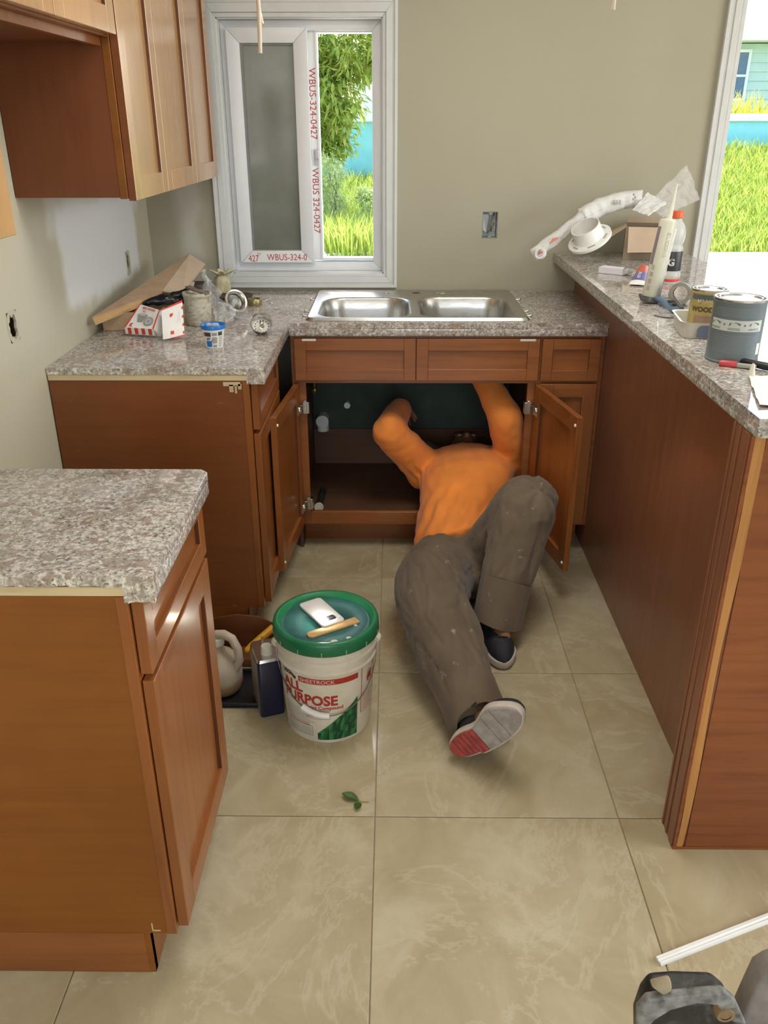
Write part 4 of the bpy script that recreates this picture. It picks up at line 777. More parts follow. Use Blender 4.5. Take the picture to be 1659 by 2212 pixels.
wrap(b,-64,-22,.022,.0235); wrap(b,-64,-22,.056,.0575); wrap(b,-22.8,-22,.022,.0575)
for i in range(5): wrap(b,-63,-24,.027+i*.0056,.0285+i*.0056)
for z in (.090,.084): wrap(b,-30,2,z,z+.0012)
b.build('small_print', mat('label_grey_print',(.33,.31,.27),.5), bk, fix=False)
b = MB()
for i in range(2): wrap(b,-62,-26,.0640-i*.0055,.0655-i*.0055)
b.build('small_print', BRED, bk, fix=False)
hp = []
for i in range(33):
    t_ = i/32; ph = -88+(176)*t_; sag = math.sin(math.pi*t_); z = .262-.155*sag**.8; hp.append(V(onb(math.radians(ph*.96),z,.006+.006*sag)))
hd = MB().tube(hp,.0017,6).build('wire_handle', mat('handle_wire',(.22,.21,.19),.35,.1,metal=.8), bk, smooth=60)
g = hp[10:17]; MB().tube(g[:4],.0088,12).tube(g[3:],.0088,12).tube([g[3]-(g[4]-g[3])*.12,g[3]+(g[4]-g[3])*.12],.0098,12).build('grip', PLAST, hd, smooth=50)
b = MB()
for s in (-1,1): p = V(onb(math.radians(s*86),.268,.004)); b.ball(p,(.014,.012,.016),14,8)
b.build('handle_ears', MILK, bk, smooth=60)['kind'] = 'stuff'
# phone with its torch on
pa,pb,pc,pd_ = at(645,1305,Z=.331),at(690,1288,Z=.331),at(745,1335,Z=.331),at(700,1357,Z=.331)
ctr = (pa+pb+pc+pd_)/4; ux = ((pd_-pa)+(pc-pb)); ux.z = 0; ux.normalize(); uy = V((-ux.y,ux.x,0)); PM = frame((ctr.x,ctr.y,.3226),ux,uy,(0,0,1)); pl_,pw = .142,.069
ph = thing('phone','white smartphone lying face down on the bucket lid with its torch on','phone',(0,0,0),M=PM)
b = MB(PM); b.prism([(x,y,.0006) for x,y,z in rrect(-pl_/2,pl_/2,-pw/2,pw/2,.011,0,5)],(0,0,.0078)); b.build('case', mat('phone_white',(.72,.70,.70),.3,.02), ph, bevel=.0018, smooth=50)
b = MB(PM)
for x in (-.048,.048): b.box(x-.001,x+.001,-pw/2+.001,pw/2-.001,.0083,.00852)
b.build('antenna_line', mat('phone_line',(.60,.60,.66),.3), ph)
b = MB(PM); b.prism([(x,y,.0084) for x,y,z in rrect(.031,.053,-.008,.018,.006,0,5)],(0,0,.0009)); cmod = b.build('camera_bump', mat('phone_camera_glass',(.02,.022,.03),.12), ph, bevel=.0005, smooth=50)
for y in (.0125,.0005): MB(PM).cyl((.042,y,.0093),(.042,y,.0096),.0048,n=18).build('lens', BLACK, cmod)
TORCH = mat('torch_led',(1,.95,.8),.3,0,emit=(1,.93,.72),es=70); MB(PM).cyl((.042,-.0145,.0085),(.042,-.0145,.0092),.0042,n=16).build('torch_light', TORCH, ph)
tp = PM @ V((.042,-.0145,.016)); lamp('phone_torch','POINT',tp,tp+V((0,0,1)),.42,(1,.93,.75),angle=.004)
p0,p1 = at(668,1372,Z=.327),at(772,1338,Z=.327); dv = (p1-p0); dv.z=0; Ln = dv.length; PM2 = frame(((p0+p1)/2)[:2]+(.323,) if False else ((p0.x+p1.x)/2,(p0.y+p1.y)/2,.3228),dv,(-dv.y,dv.x,0),(0,0,1))
b = MB(PM2); w_ = .0135; b.prism([(-Ln/2+.004,-w_,0),(Ln/2-.0,-w_,0),(Ln/2,w_,0),(-Ln/2+.004,w_,0),(-Ln/2-.004,w_*.6,0),(-Ln/2-.005,-w_*.5,0)],(0,0,.0055))
tag(b.build('paint_stirrer', mat('bare_pine',(.60,.38,.17),.7,.12,50), origin=PM2.translation, bevel=.0008), 'bare wooden paint stirrer lying beside the phone on the green lid','stick')
# ------------------------------------------------------------------ things on the floor left of the bucket
tr = MB().prism([(x,y,0) for x,y,z in rrect(-.62,-.372,1.985,2.165,.012,0,4)],(0,0,.004)); tr.box(-.618,-.374,1.987,1.992,.004,.016); tr.box(-.618,-.374,2.158,2.163,.004,.016); tr.box(-.379,-.374,1.992,2.158,.004,.016); tr.box(-.618,-.613,1.992,2.158,.004,.016)
tag(tr.build('plastic_tray', BLACK, origin=(-.5,2.075,0), bevel=.0015),'shallow black plastic tray on the floor under the milky jug','tray')
jm, nt, bb, N, L = nodes('milky_jug_plastic'); sp_ = N('ShaderNodeSeparateXYZ'); L(coords(N,L),sp_.inputs[0]); wv = noise(N,L,coords(N,L),20,3); ma = N('ShaderNodeMath'); ma.operation='MULTIPLY_ADD'; L(wv,ma.inputs[0]); ma.inputs[1].default_value=.03; L(sp_.outputs[2],ma.inputs[2]); r = ramp(N,L,ma.outputs[0],[(.055,(.34,.22,.11)),(.075,(.55,.47,.37))]); L(r.outputs[0],bb.inputs['Base Color']); setb(bb,.35,spec=.4,sss=.3)
jx,jy = -.497,2.075; t = thing('plastic_jug','milky plastic jug with loop handle, part filled with brown liquid, on black tray','jug',(jx,jy,.005))
MB().lathe([(0,.006),(.045,.006),(.060,.014),(.068,.035),(.068,.085),(.062,.108),(.045,.128),(.028,.140),(.020,.150),(.019,.168)],(jx-.02,jy,0),36).build('body', jm, t, smooth=60); MB().lathe([(.0,.190),(.021,.190),(.0225,.187),(.0225,.166),(.0,.166)],(jx-.02,jy,0),28).build('cap', PLAST, t, smooth=40)
MB().tube([(jx+.035,jy-.02,.095),(jx+.048,jy-.026,.125),(jx+.046,jy-.026,.165),(jx+.03,jy-.018,.195),(jx+.005,jy-.008,.202),(jx-.02,jy,.196)],[.013,.013,.0125,.013,.014,.014],14).build('handle', jm, t, smooth=70)
BRN = mat('brown_plastic',(.16,.055,.018),.45,.15,20); t = thing('brown_trough','brown plastic trough on the floor behind the milky jug','trough',(-.47,2.24,0))
b = MB(); pr_ = [(-.60,.0),(-.36,.0),(-.345,.05),(-.37,.085),(-.43,.118),(-.50,.125),(-.60,.105)]; b.prism([(x,2.30,z) for x,z in pr_],(0,.006,0)); b.prism([(-.60,2.19,0),(-.36,2.19,0),(-.36,2.30,0),(-.60,2.30,0)],(0,0,.005)); b.box(-.605,-.60,2.19,2.306,0,.10); b.prism([(-.36,2.19,.005),(-.36,2.30,.005),(-.346,2.30,.055),(-.35,2.20,.03)],(.004,0,0)); b.box(-.60,-.36,2.19,2.195,.005,.03); b.build('pan', BRN, t, bevel=.0015)
YEL = mat('yellow_handle',(.62,.30,.01),.4,.08); a_,b_ = at(530,1408,Y=2.115),at(590,1356,Y=2.20); t = thing('yellow_tool','yellow handled tool leaning between the brown trough and the bucket','hand tool',(-.30,2.17,0))
d_ = (b_-a_).normalized(); MB().tube([a_,a_+d_*.006,a_+d_*.03,a_.lerp(b_,.6),b_],[.004,.010,.0118,.0125,.0125],14).build('handle', YEL, t, smooth=60); MB().tube([b_,b_+V((.02,.04,-.02)),b_+V((.05,.09,.003-b_.z))],[.006,.005,.004],8).build('shank', STEEL, t, smooth=60)
t = thing('solvent_can','dark blue rectangular metal can with white cap standing against the bucket','can',(0,0,0),M=rotz(math.radians(20),(-.362,2.005,0))); M = WM[t]; NAVYC = mat('navy_tin_print',(.009,.012,.038),.3,.15,12,coat=.3)
b = MB(M); b.prism([(x,y,.0) for x,y,z in rrect(-.036,.036,-.055,.055,.010,0,4)],(0,0,.185)); b.build('tin_body', [NAVYC], t, bevel=.001, smooth=40)
b = MB(M); q0 = rrect(-.036,.036,-.055,.055,.010,.185,4); q1 = rrect(-.033,.033,-.052,.052,.010,.193,4); n_ = len(q0); b.add(q0+q1,[(i,(i+1)%n_,n_+(i+1)%n_,n_+i) for i in range(n_)]+[tuple(range(n_,2*n_))]); b.build('shoulder', STEEL, t, smooth=30)
MB(M).lathe([(.0,.218),(.0145,.218),(.016,.215),(.0165,.196),(.0175,.193),(.0,.193)],(0,-.018,0),28).build('cap', mat('cream_cap',(.62,.58,.47),.45,.05), t, smooth=40); MB(M).tube([(0,.012,.193),(0,.014,.206),(0,.046,.206),(0,.048,.192)],.0022,8).build('carry_handle', STEEL, t, smooth=50)
b = MB(M); b.box(-.0368,-.036,-.047,.047,.012,.176); b.build('bare_tin_side', mat('tin_side_print',(.30,.25,.20),.35,.15,25,metal=.4), t)
# leaf on tile
t = thing('fallen_leaf','small curled green leaf sprig lying on the tiles in front of bucket','leaf',(-.085,1.625,0)); LFM = mat('fresh_leaf',(.05,.10,.012),.5,.3,80)
def leaf(o,d,l,wd,curl): 
    o,d = V(o),V(d).normalized(); s = V((-d.y,d.x,0)); return MB().grid(lambda u,v_: o+d*l*u+s*wd*math.sin(math.pi*min(1,u*.97+.02))**.8*(v_-.5)+V((0,0,.002+curl*u*u+.012*abs(v_-.5)*math.sin(math.pi*u))),8,4)
leaf((-.083,1.617,0),(-1,.42,0),.048,.026,.008).build('leaf_blade', LFM, t, smooth=60); leaf((-.083,1.612,0),(-.15,-1,0),.032,.020,.006).build('leaf_blade', LFM, t, smooth=60); MB().tube([(-.087,1.618,.003),(-.075,1.613,.002),(-.058,1.614,.0012)],.0008,5).build('stem', mat('leaf_stem',(.25,.17,.06),.7), t)
# white trim offcut
p0,p1 = at(1424,2083,Z=0),at(1672,1985,Z=0); dv = (p1-p0).normalized(); p1 = p0+dv*.75; M = frame(p0,dv,V((-dv.y,dv.x,0)),(0,0,1)); b = MB(M); b.prism([(0,-.006,0),(0,.013,0),(0,.013,.008),(0,.006,.0085),(0,.004,.006),(0,.001,.006),(0,-.001,.0085),(0,-.006,.004)],(.75,0,0))
tag(b.build('trim_offcut', PLAST, origin=p0, bevel=.0006, seg=1),'long thin white plastic trim offcut lying on the floor by the peninsula end','trim offcut')
# ------------------------------------------------------------------ dusty power tool close to the camera
t = thing('mitre_saw','dusty black and grey power saw on a stand at the bottom corner near the camera','power saw',(.42,.72,0))
DB, nt, bb, N, L = nodes('dusty_black_housing'); f = noise(N,L,coords(N,L),34,7,.72,.6); r = ramp(N,L,f,[(.38,(.012,.012,.013)),(.55,(.034,.033,.031)),(.72,(.12,.115,.10))]); L(r.outputs[0],bb.inputs['Base Color']); setb(bb,.45); bump(N,L,bb,f,.3); DG = mat('dusty_grey_casting',(.26,.235,.21),.75,.25,22,bmp=.3,bs=140)
HY = lambda x,y,Y=.70: at(x,y,Y=Y)
b = MB(); Y0_ = .70
def rib(pts,y0,y1): b.prism([V((p.x,y0,p.z)) for p in pts],(0,y1-y0,0))
rib([HY(1364,2160),HY(1378,2118),HY(1396,2094),HY(1450,2090),HY(1535,2092),HY(1556,2112),HY(1573,2150),HY(1590,2212),HY(1610,2300),HY(1366,2300)],.655,.70)
body = b.build('housing', DB, t, bevel=.009, seg=4)
b = MB(); pts = [HY(1372,2190,.64),HY(1392,2166,.64),HY(1450,2160,.64),HY(1510,2154,.64),HY(1560,2150,.64),HY(1585,2170,.64),HY(1610,2225,.64),HY(1560,2210,.64),HY(1545,2180,.64),HY(1500,2176,.64),HY(1445,2190,.64),HY(1410,2212,.64),HY(1370,2260,.64)]
b.prism([V((p.x+.004,.643,p.z)) for p in pts],(0,.012,0)); b.build('front_lip', mat('dusty_lip',(.20,.20,.195),.5,.6,60,bmp=.3), t, bevel=.004, seg=3)
b = MB(); p = HY(1568,2196,.641); b.lathe([(.0065,0),(.010,0),(.0115,-.004),(.0115,-.012),(.0065,-.012)],n=24,M=frame((p.x,.641,p.z),(1,0,0),(0,0,1),(0,-1,0))); b.lathe([(0,-.001),(.0066,-.001)],n=24,M=frame((p.x,.641,p.z),(1,0,0),(0,0,1),(0,-1,0))); b.build('knob_boss', mat('tan_boss',(.26,.17,.09),.6,.2), t, smooth=40)
b = MB(); b.prism([V((q.x,.659,q.z)) for q in (HY(1402,2118,.656),HY(1446,2108,.656),HY(1448,2126,.656),HY(1430,2138,.656))],(0,-.012,0)); b.build('notch_patch', mat('notch_floor_tan',(.36,.30,.20),.8,.2,50), t, bevel=.003)  # tan patch added where a notch shows the floor behind
b = MB(); q = [HY(1576,2150,.74),HY(1600,2095,.74),HY(1618,2056,.74),HY(1640,2042,.74),HY(1672,2030,.74),HY(1710,2060,.74),HY(1710,2330,.74),HY(1600,2330,.74)]; b.prism([V((p.x,.735,p.z)) for p in q],(0,-.035,0)); b.build('guard', DG, t, bevel=.006, seg=3)
b = MB(); c0 = HY(1690,2075,.72); b.lathe([(.0,.0),(.020,.0),(.024,.004),(.024,.014),(.018,.018),(.0,.018)],n=28,M=frame((c0.x,.702,c0.z),(1,0,0),(0,0,1),(0,-1,0))); b.build('motor_cap', DB, t, smooth=40)
b = MB(); b.box(.29,.62,.58,.725,.40,.43); b.build('table', DG, t, bevel=.008)
for x in (.31,.60):
    for y in (.60,.705): MB().tube([(x,y,.40),(x+(x-.455)*.35,y-(.05 if y<.65 else -.03),.0)],.014,10).build('leg', STEEL, t, smooth=60)
# cables hanging from the ceiling
CBL = mat('cream_cable',(.60,.53,.42),.5,.06)
def hang(name,label,pts,r): tag(MB().tube(pts,r,8).build(name,CBL,origin=pts[0],smooth=60),label,'cable')
q = [at(562,115,Y=1.9),at(561,70,Y=1.9),at(559,20,Y=1.9)]; hang('hanging_cable','thicker cream cable hanging straight down in front of the window sash',[(q[2].x-.012,1.9,2.449),q[2]+V((-.003,0,.1)),q[2],q[1],q[0]],.0042)
q = [at(567,52,Y=1.915),at(562,30,Y=1.915),at(556,0,Y=1.915)]; hang('hanging_cable','shorter cream cable kinked beside the thick one before the window',[(q[2].x-.03,1.915,2.449),q[2]+V((-.012,0,.1)),q[2],q[1],q[0]],.0032)
q = [at(1325,22,Y=1.9),at(1327,0,Y=1.9)]; hang('hanging_cable','cream cable end hanging alone above the bare back wall',[(q[1].x+.005,1.9,2.449),q[1],q[0]],.0036)
# ------------------------------------------------------------------ clutter on the long countertop
CT = CZ1
def film(name, c, a, rough=.18):
    m, nt, b, N, L = nodes(name); b.inputs['Base Color'].default_value = c4(c); setb(b, rough, spec=.6, alpha=a); v = coords(N, L); bump(N, L, b, noise(N, L, v, 55, 5, .6, 1.5), .9, .004); return m
CLEAR = film('clear_crumpled_film',(.80,.81,.84),.34); MILKF = film('milky_film',(.76,.76,.74),.72,.3)
t = thing('cardboard_box','flattened brown cardboard box with raised lid leaning in the corner','cardboard box',(-.9,2.95,CT))
b = MB(); A0 = V((-.985,2.84,CT)); u_ = V((.185,.02,0)); v_ = V((-.0,.48,0)); h_ = V((0,0,.062))
b.slab(A0,u_,v_,V((0,0,.004))); b.slab(A0,u_,V((0,.004,0)),h_); b.slab(A0+v_,u_,V((0,.004,0)),h_); b.slab(A0,V((.004,0,0)),v_,h_); b.slab(A0+u_,V((.004,0,0)),v_,h_); b.build('tray', CARD, t)
A1,B1,C1,D1 = at(200,687,X=-.985),at(409,550,Y=3.46),at(444,572,Y=3.44),at(350,630,Y=3.03)
nrm = (B1-A1).cross(D1-A1).normalized(); nrm = nrm if nrm.z>0 else -nrm
MB().prism([A1,B1,D1],nrm*.004).build('lid_panel', CARD, t)
A2,A3 = at(212,698,Y=A1.y+.0),at(345,645,Y=2.99); MB().prism([A1,D1,D1-V((0,.002,.020)),A1+V((.012,-.012,-.020))],V((.001,-.004,0))).build('lid_side', mat('cardboard_edge',(.46,.29,.13),.85,.1,25), t)
E1 = at(393,637,Y=3.05); n2 = (C1-B1).cross(D1-B1).normalized(); fl_ = MB().prism([B1,C1,at(418,606,Y=3.22),E1,D1],n2*.003*(1 if n2.y<0 else -1)).build('end_flap', CARDIN, t)
MB().prism([at(430,578,Y=3.40),at(446,583,Y=3.42),at(442,588,Y=3.40),at(431,586,Y=3.38)],n2*.003).prism([at(408,607,Y=3.2),at(421,609,Y=3.2),at(416,626,Y=3.12),at(396,634,Y=3.06)],n2*.002).build('tuck_tab', CARDIN, fl_)
t = MB(); 
def blob_strip(b,pts,r): limb(b,pts,r,10)
blob_strip(t,[(-.86,2.93,.99),(-.80,2.95,1.0),(-.745,2.97,.99)],[.012,.02,.014]); blob_strip(t,[(-.78,3.0,1.0),(-.72,3.02,1.012),(-.685,3.03,1.0)],[.014,.02,.012])
o = fuse('black_plastic_bag', t, .006, 3, mat('black_film',(.012,.014,.016),.25,.3), None, lambda p: .005*nz(p[0]*45,p[1]*45,p[2]*45), origin=(-.78,2.97,.975)); tag(o,'crumpled black plastic bag on top of the brown cardboard tray','plastic bag')
# red and white carton lying tilted, one end flap open
t = thing('drain_carton','red and white printed drain strainer carton tilted against the cardboard box','carton',(-.80,2.80,CT))
TL,TR,BRr,BL = at(302,657,Y=2.86),at(346,670,Y=2.80),at(332,711,Y=2.735),at(269,707,Y=2.765)
dn = V((.004,.0,-.024)); nf = (TR-TL).cross(BL-TL).normalized(); nf = nf if nf.y<0 else -nf
dp = -nf*.055; q = [TL,TR,BRr,BL]; zmin = min((p+dp).z for p in q); 
back = [V((p+dp).to_tuple()) for p in q]
for p in back: p.z = max(p.z, CT+.001)
b = MB(); b.hexa([TL,TR,BRr,BL]+back); CB = b.build('carton_body', [PRWHITE], t)
def onf(u,v_,e=.0012): return TL.lerp(TR,u).lerp(BL.lerp(BRr,u),v_)+nf*e
b = MB()
def pq(u0,u1,v0,v1,e=.0008): b.add([onf(u0,v0,e),onf(u1,v0,e),onf(u1,v1,e),onf(u0,v1,e)],[(0,1,2,3)])
pq(0,.05,0,1); pq(.95,1,0,1); put_text(b,'SINK STRAINER',.0105,lambda x,y: onf(.22+x/.125,.15-y/.06*.75,.0014),.0003); put_text(b,'DUO',.008,lambda x,y: onf(.3+x/.125,.28-y/.06*.75,.0014),.0002); put_text(b,'K',.016,lambda x,y: onf(.12+x/.10,.95-y/.06*.75,.0014),.0008)
b.build('carton_print', RED, t, fix=False)
b = MB()
def ell(cu,cv,ru,rv,n=22,k=0): 
    b.add([onf(cu,cv,.0016+k)]+[onf(cu+ru*math.cos(2*math.pi*i/n),cv+rv*math.sin(2*math.pi*i/n),.0016+k) for i in range(n)],[(0,1+i,1+(i+1)%n) for i in range(n)])
ell(.40,.42,.20,.07); b.add([onf(.22,.42),onf(.58,.42),onf(.52,.62),onf(.48,.72),onf(.32,.72),onf(.28,.62)],[(0,1,2,3,4,5)]); ell(.72,.66,.17,.21); b.build('carton_picture', GREYINK, t, fix=False)
b = MB(); ell(.40,.41,.14,.04,k=.0004); ell(.72,.66,.12,.15,k=.0004); b.build('picture_highlight', mat('printed_light_grey',(.55,.54,.52),.5), t, fix=False)
b = MB(); ell(.72,.66,.05,.06,k=.0008)
for i in range(8): a = 2*math.pi*i/8; ell(.72+.09*math.cos(a),.66+.11*math.sin(a),.016,.02,8,.0008)
b.build('picture_detail', GREYINK, t, fix=False)
s1,s2 = back[2],back[3]                   # lower narrow side with bars
sd = MB().prism([BL,BRr,BRr+V((0,.004,-.022)),BL+V((0,.004,-.022))],V((0,.002,0))).build('lower_flap', PRWHITE, t)
b = MB()
for i in range(4): u0 = .10+i*.235; b.add([BL.lerp(BRr,u0)+V((0,-.0008,0)),BL.lerp(BRr,u0+.12)+V((0,-.0008,0)),BL.lerp(BRr,u0+.12)+V((0,.0032,-.0212)),BL.lerp(BRr,u0)+V((0,.0032,-.0212))],[(0,1,2,3)])
b.build('flap_bars', RED, sd, fix=False)
F0,F1,F2,F3 = at(349,671,Y=2.775),at(394,653,Y=2.83),at(399,726,Y=2.735),at(352,733,Y=2.690)
F2.z = max(F2.z,CT+.002); F3.z = max(F3.z,CT+.002)
nf2 = (F1-F0).cross(F3-F0).normalized(); nf2 = nf2 if nf2.y<0 else -nf2
fp = MB().prism([F0,F1,F2,F3],-nf2*.002).build('open_end_flap', PRWHITE, t)
onq = lambda u,v_: F0.lerp(F1,u).lerp(F3.lerp(F2,u),v_)+nf2*.0008
b = MB()
for v0 in (.22,.50,.78): b.add([onq(.36,v0),onq(.52,v0),onq(.52,v0+.11),onq(.36,v0+.11)],[(0,1,2,3)])
for v0 in (.12,.38,.62,.85): b.add([onq(.93,v0),onq(1,v0),onq(1,v0+.08),onq(.93,v0+.08)],[(0,1,2,3)])
b.add([onq(.3,1.0),onq(1,.955),onq(1,1.0),onq(.35,1.02)],[(0,1,2,3)]); b.add([F0+V((-.001,0,.002)),F1+V((0,0,.008)),F1+V((0,0,.0)),F0+V((0,0,-.004))],[(0,1,2,3)]); b.build('flap_print', RED, fp, fix=False)
b = MB()
for i in range(5): b.add([onq(.62+.05*i,.25),onq(.635+.05*i,.25),onq(.635+.05*i,.60-.05*(i%2)),onq(.62+.05*i,.60-.05*(i%2))],[(0,1,2,3)])
b.build('small_print', mat('printed_light_grey2',(.5,.5,.5),.5), fp, fix=False)
# crusted tub with a scraper across it
JM, nt, bb, N, L = nodes('crusted_plaster_tub'); f = noise(N,L,coords(N,L,(1,1,2.2)),42,6,.75); r = ramp(N,L,f,[(.32,(.20,.17,.115)),(.48,(.47,.43,.33)),(.72,(.60,.57,.48))]); L(r.outputs[0],bb.inputs['Base Color']); setb(bb,.85); bump(N,L,bb,f,.6,.004)
jx,jy = -.683,2.955; t = thing('plaster_tub','plaster crusted tub behind the blue lidded cup on the countertop','tub',(jx,jy,CT))
MB().lathe([(0,0),(.040,0),(.0435,.004),(.0455,.03),(.0465,.088),(.0475,.098),(.0495,.100),(.0505,.108),(.049,.112),(.044,.112),(.043,.104),(0,.100)],(jx,jy,CT),40).build('tub_body', JM, t, smooth=50)
tag(MB(frame((jx+.005,jy-.005,CT+.117),(.8,-.45,-.16),(.45,.85,0),(.1,-.1,1))).box(-.045,.045,-.012,.012,-.003,.003).box(-.047,-.02,-.014,.014,.003,.005).build('putty_scraper', mat('grey_brown_blade',(.17,.13,.10),.6,.2,30), origin=(jx,jy,CT+.112), bevel=.001, seg=1),'short grey brown scraper laid across the mouth of the plaster tub','scraper')
# small cup with blue lid
jx,jy = -.567,2.632; t = thing('putty_cup','small white putty cup with blue lid standing on the countertop','cup',(jx,jy,CT)); cr = lambda z: .0275+.0075*z/.058
MB().lathe([(0,0),(.0265,0),(.0275,.002),(cr(.058),.058),(cr(.058),.062)],(jx,jy,CT),40).build('cup_body', PLAST, t, smooth=50); MB().lathe([(0,.064),(.030,.064),(.033,.069),(.0385,.071),(.0395,.068),(.0395,.060),(.0365,.058)],(jx,jy,CT),40).build('lid', BLUEP, t, smooth=40)
tag(fuse('lid_film', (lambda q: (limb(q,[(jx-.012,jy,CT+.067),(jx+.012,jy-.004,CT+.069)],[.009,.008],8), q)[1])(MB()), .004, 2, CLEAR, t, lambda p: .004*nz(p[0]*90,p[1]*90,p[2]*90)))
cf = math.atan2(-jy,-jx); onc = lambda ph,z,e=.0004: (jx+(cr(z)+e)*math.cos(cf+math.radians(ph)), jy+(cr(z)+e)*math.sin(cf+math.radians(ph)), CT+z)
def cw(b,p0,p1,z0,z1,mi=0): b.grid(lambda u,v_: onc(p0+(p1-p0)*u,z0+(z1-z0)*v_),6,1,mi)
b = MB(); cw(b,-52,-16,.038,.051,0); cw(b,-62,-50,.038,.050,1); cw(b,-50,-14,.005,.024,2); cw(b,-10,18,.016,.036,3); cw(b,-10,18,.040,.050,3); cw(b,24,50,.040,.052,0); cw(b,-14,-9,.022,.029,1); cw(b,-8,16,.003,.012,3)
for i in range(6): cw(b,26,48,.006+i*.0055,.0085+i*.0055,3)
for i,z in enumerate((.027,.030,.033)): cw(b,-48+i*4,-24+i*3,z,z+.002,0)
b.build('cup_label', [INK,RED,BLUEP,GREYINK], t, fix=False)
tag(MB().tube([onc(50,.055,.001),onc(52,.02,.002),(jx+.03,jy-.02,CT+.001),(jx+.038,jy-.06,CT+.0008)],.0007,5).build('white_thread', PLAST, origin=(jx+.03,jy-.02,CT)),'white thread hanging beside the blue lidded cup','thread')
# strainer basket lying on its side, and a drain flange with ring beside it
def basket(name,label,c,ax,r):
    ax = V(ax).normalized(); x = ax.orthogonal().normalized(); M = frame(c,x,ax.cross(x),ax); t = thing(name,label,'strainer',c,M=M)
    MB(M).lathe([(0,-.020),(r*.84,-.020),(r*.90,-.012),(r*.94,.004),(r,.008),(r*1.03,.010),(r*1.02,.0125),(r*.95,.010),(r*.90,.004),(r*.86,-.012),(r*.82,-.016)],n=48).build('basket_cup', STEEL, t, smooth=40)
    MB(M).lathe([(r*.83,-.0165),(r*.6,-.0150),(0,-.0150)],n=40).build('base_plate', mat('pale_matte_plate',(.60,.58,.52),.45,.06), t, smooth=40)
    b = MB(M)
    for k in range(14): a = 2*math.pi*k/14; b.cyl((r*.62*math.cos(a),r*.62*math.sin(a),-.0150),(r*.62*math.cos(a),r*.62*math.sin(a),-.0146),.0022,n=8)
    b.build('drain_holes', BLACK, t)['kind'] = 'stuff'
    MB(M).lathe([(.009,-.0148),(.004,-.012),(.0032,-.002),(.006,.004),(.008,.009),(.005,.013),(0,.014)],n=20).build('lift_knob', STEEL, t, smooth=60); return t
basket('strainer_basket','loose chrome sink strainer basket lying on its edge near the counter edge',(-.440,2.80,CT+.0335),(.10,-.75,.66),.0365)
def flange(name,label,c,ax,r):
    ax = V(ax).normalized(); x = ax.orthogonal().normalized(); M = frame(c,x,ax.cross(x),ax); t = thing(name,label,'drain flange',c,M=M)
    MB(M).lathe([(r*.70,-.035),(r*.70,-.006),(r*.74,.0),(r*.92,.006),(r,.004),(r*1.03,.006),(r*1.0,.009),(r*.9,.009),(r*.70,.003),(r*.66,-.006),(r*.66,-.035)],n=48).build('flange_ring', STEEL, t, smooth=45); MB(M).lathe([(r*.66,-.010),(r*.2,-.014),(0,-.014)],n=32).build('cross_grid', mat('dark_steel_grid',(.16,.16,.15),.3,.3,90,metal=1), t, smooth=40); return t
flange('drain_flange','chrome sink drain flange half covered by clear plastic film',(-.577,3.10,CT+.052),(.55,-.62,.45),.043)
t = thing('brass_nut','brass ring nut lying behind the chrome drain flange','nut',(-.535,3.28,CT)); MB().lathe([(.021,0),(.027,0),(.029,.006),(.029,.022),(.026,.026),(.022,.026),(.021,.0)],(-.54,3.30,CT),32).build('ring', mat('dull_brass',(.34,.29,.15),.35,.12,50,metal=.7), t, smooth=40)
t = MB(); t.lathe([(0,.004),(.055,.003),(.072,.010),(.075,.016),(.071,.014),(.053,.008),(0,.008)],(-.640,3.42,CT),36); tag(t.build('rubber_gasket', mat('dark_brown_rubber',(.07,.035,.022),.5,.2), origin=(-.64,3.42,CT), smooth=50),'dark brown rubber gasket disc lying below the window corner','gasket')
t = MB(); t.lathe([(0,.0),(.045,.0),(.052,.006),(.055,.05),(.052,.055),(0,.05)],(-.80,3.47,CT),28); tag(t.build('dark_bowl', mat('dark_brown_plastic',(.05,.03,.02),.5,.2), origin=(-.8,3.47,CT), smooth=50),'dark brown bowl half hidden behind the plaster tub','bowl')
b = MB(); c = V((-.70,3.50,CT+.045)); limb(b,[c+V((0,0,-.018)),c+V((.0,0,.008)),c+V((.004,0,.034))],[.036,.035,.014],14)
def frill(x):
    x.grid(lambda u,v_: c+V(((.012+.034*v_*(1+.35*math.sin(14*u*3.14)))*math.cos(2*math.pi*u)+.006*v_,(.012+.028*v_)*math.sin(2*math.pi*u),.034+.018*v_+.006*v_*math.sin(u*44))),44,5)
o = fuse('cream_cloth_bundle', b, .005, 3, mat('cream_cloth',(.56,.51,.33),.9,.12,50), None, lambda p: .006*nz(p[0]*50,p[1]*50,p[2]*16), frill, origin=c-V((0,0,.045)), clampz=CT+.0005); tag(o,'cream cloth bundle gathered at the top beside the window casing','cloth bundle')
def sheet(name,label,P,nu,nv,amp,m,seed,cat='plastic bag',floor=None,root=None):
    P = [V(p) for p in P]; nrm = (P[1]-P[0]).cross(P[3]-P[0]).normalized()
    def fn(u,v_):
        p = P[0].lerp(P[1],u).lerp(P[3].lerp(P[2],u),v_); d = amp*(nz(u*4+seed,v_*4,seed)+.6*abs(nz(u*9+seed,v_*9,2.2*seed))); p = p+nrm*d+V((amp*.7*nz(u*5,v_*5,seed+9),0,amp*.7*nz(u*5+4,v_*5,seed+3)))
        if floor is not None: p.z = max(p.z,floor+.0008)
        return p
    o = MB().grid(fn,nu,nv).build(name, m, root, origin=None if root else sum(P,V((0,0,0)))/4, fix=False)
    return tag(o,label,cat) if label else o
sheet('clear_bag','clear crumpled plastic bag standing up behind the plaster tub',[at(438,592,Y=3.12),at(458,606,Y=3.14),at(482,650,Y=3.08),at(452,668,Y=3.06)],14,18,.020,CLEAR,1.3,floor=CT)
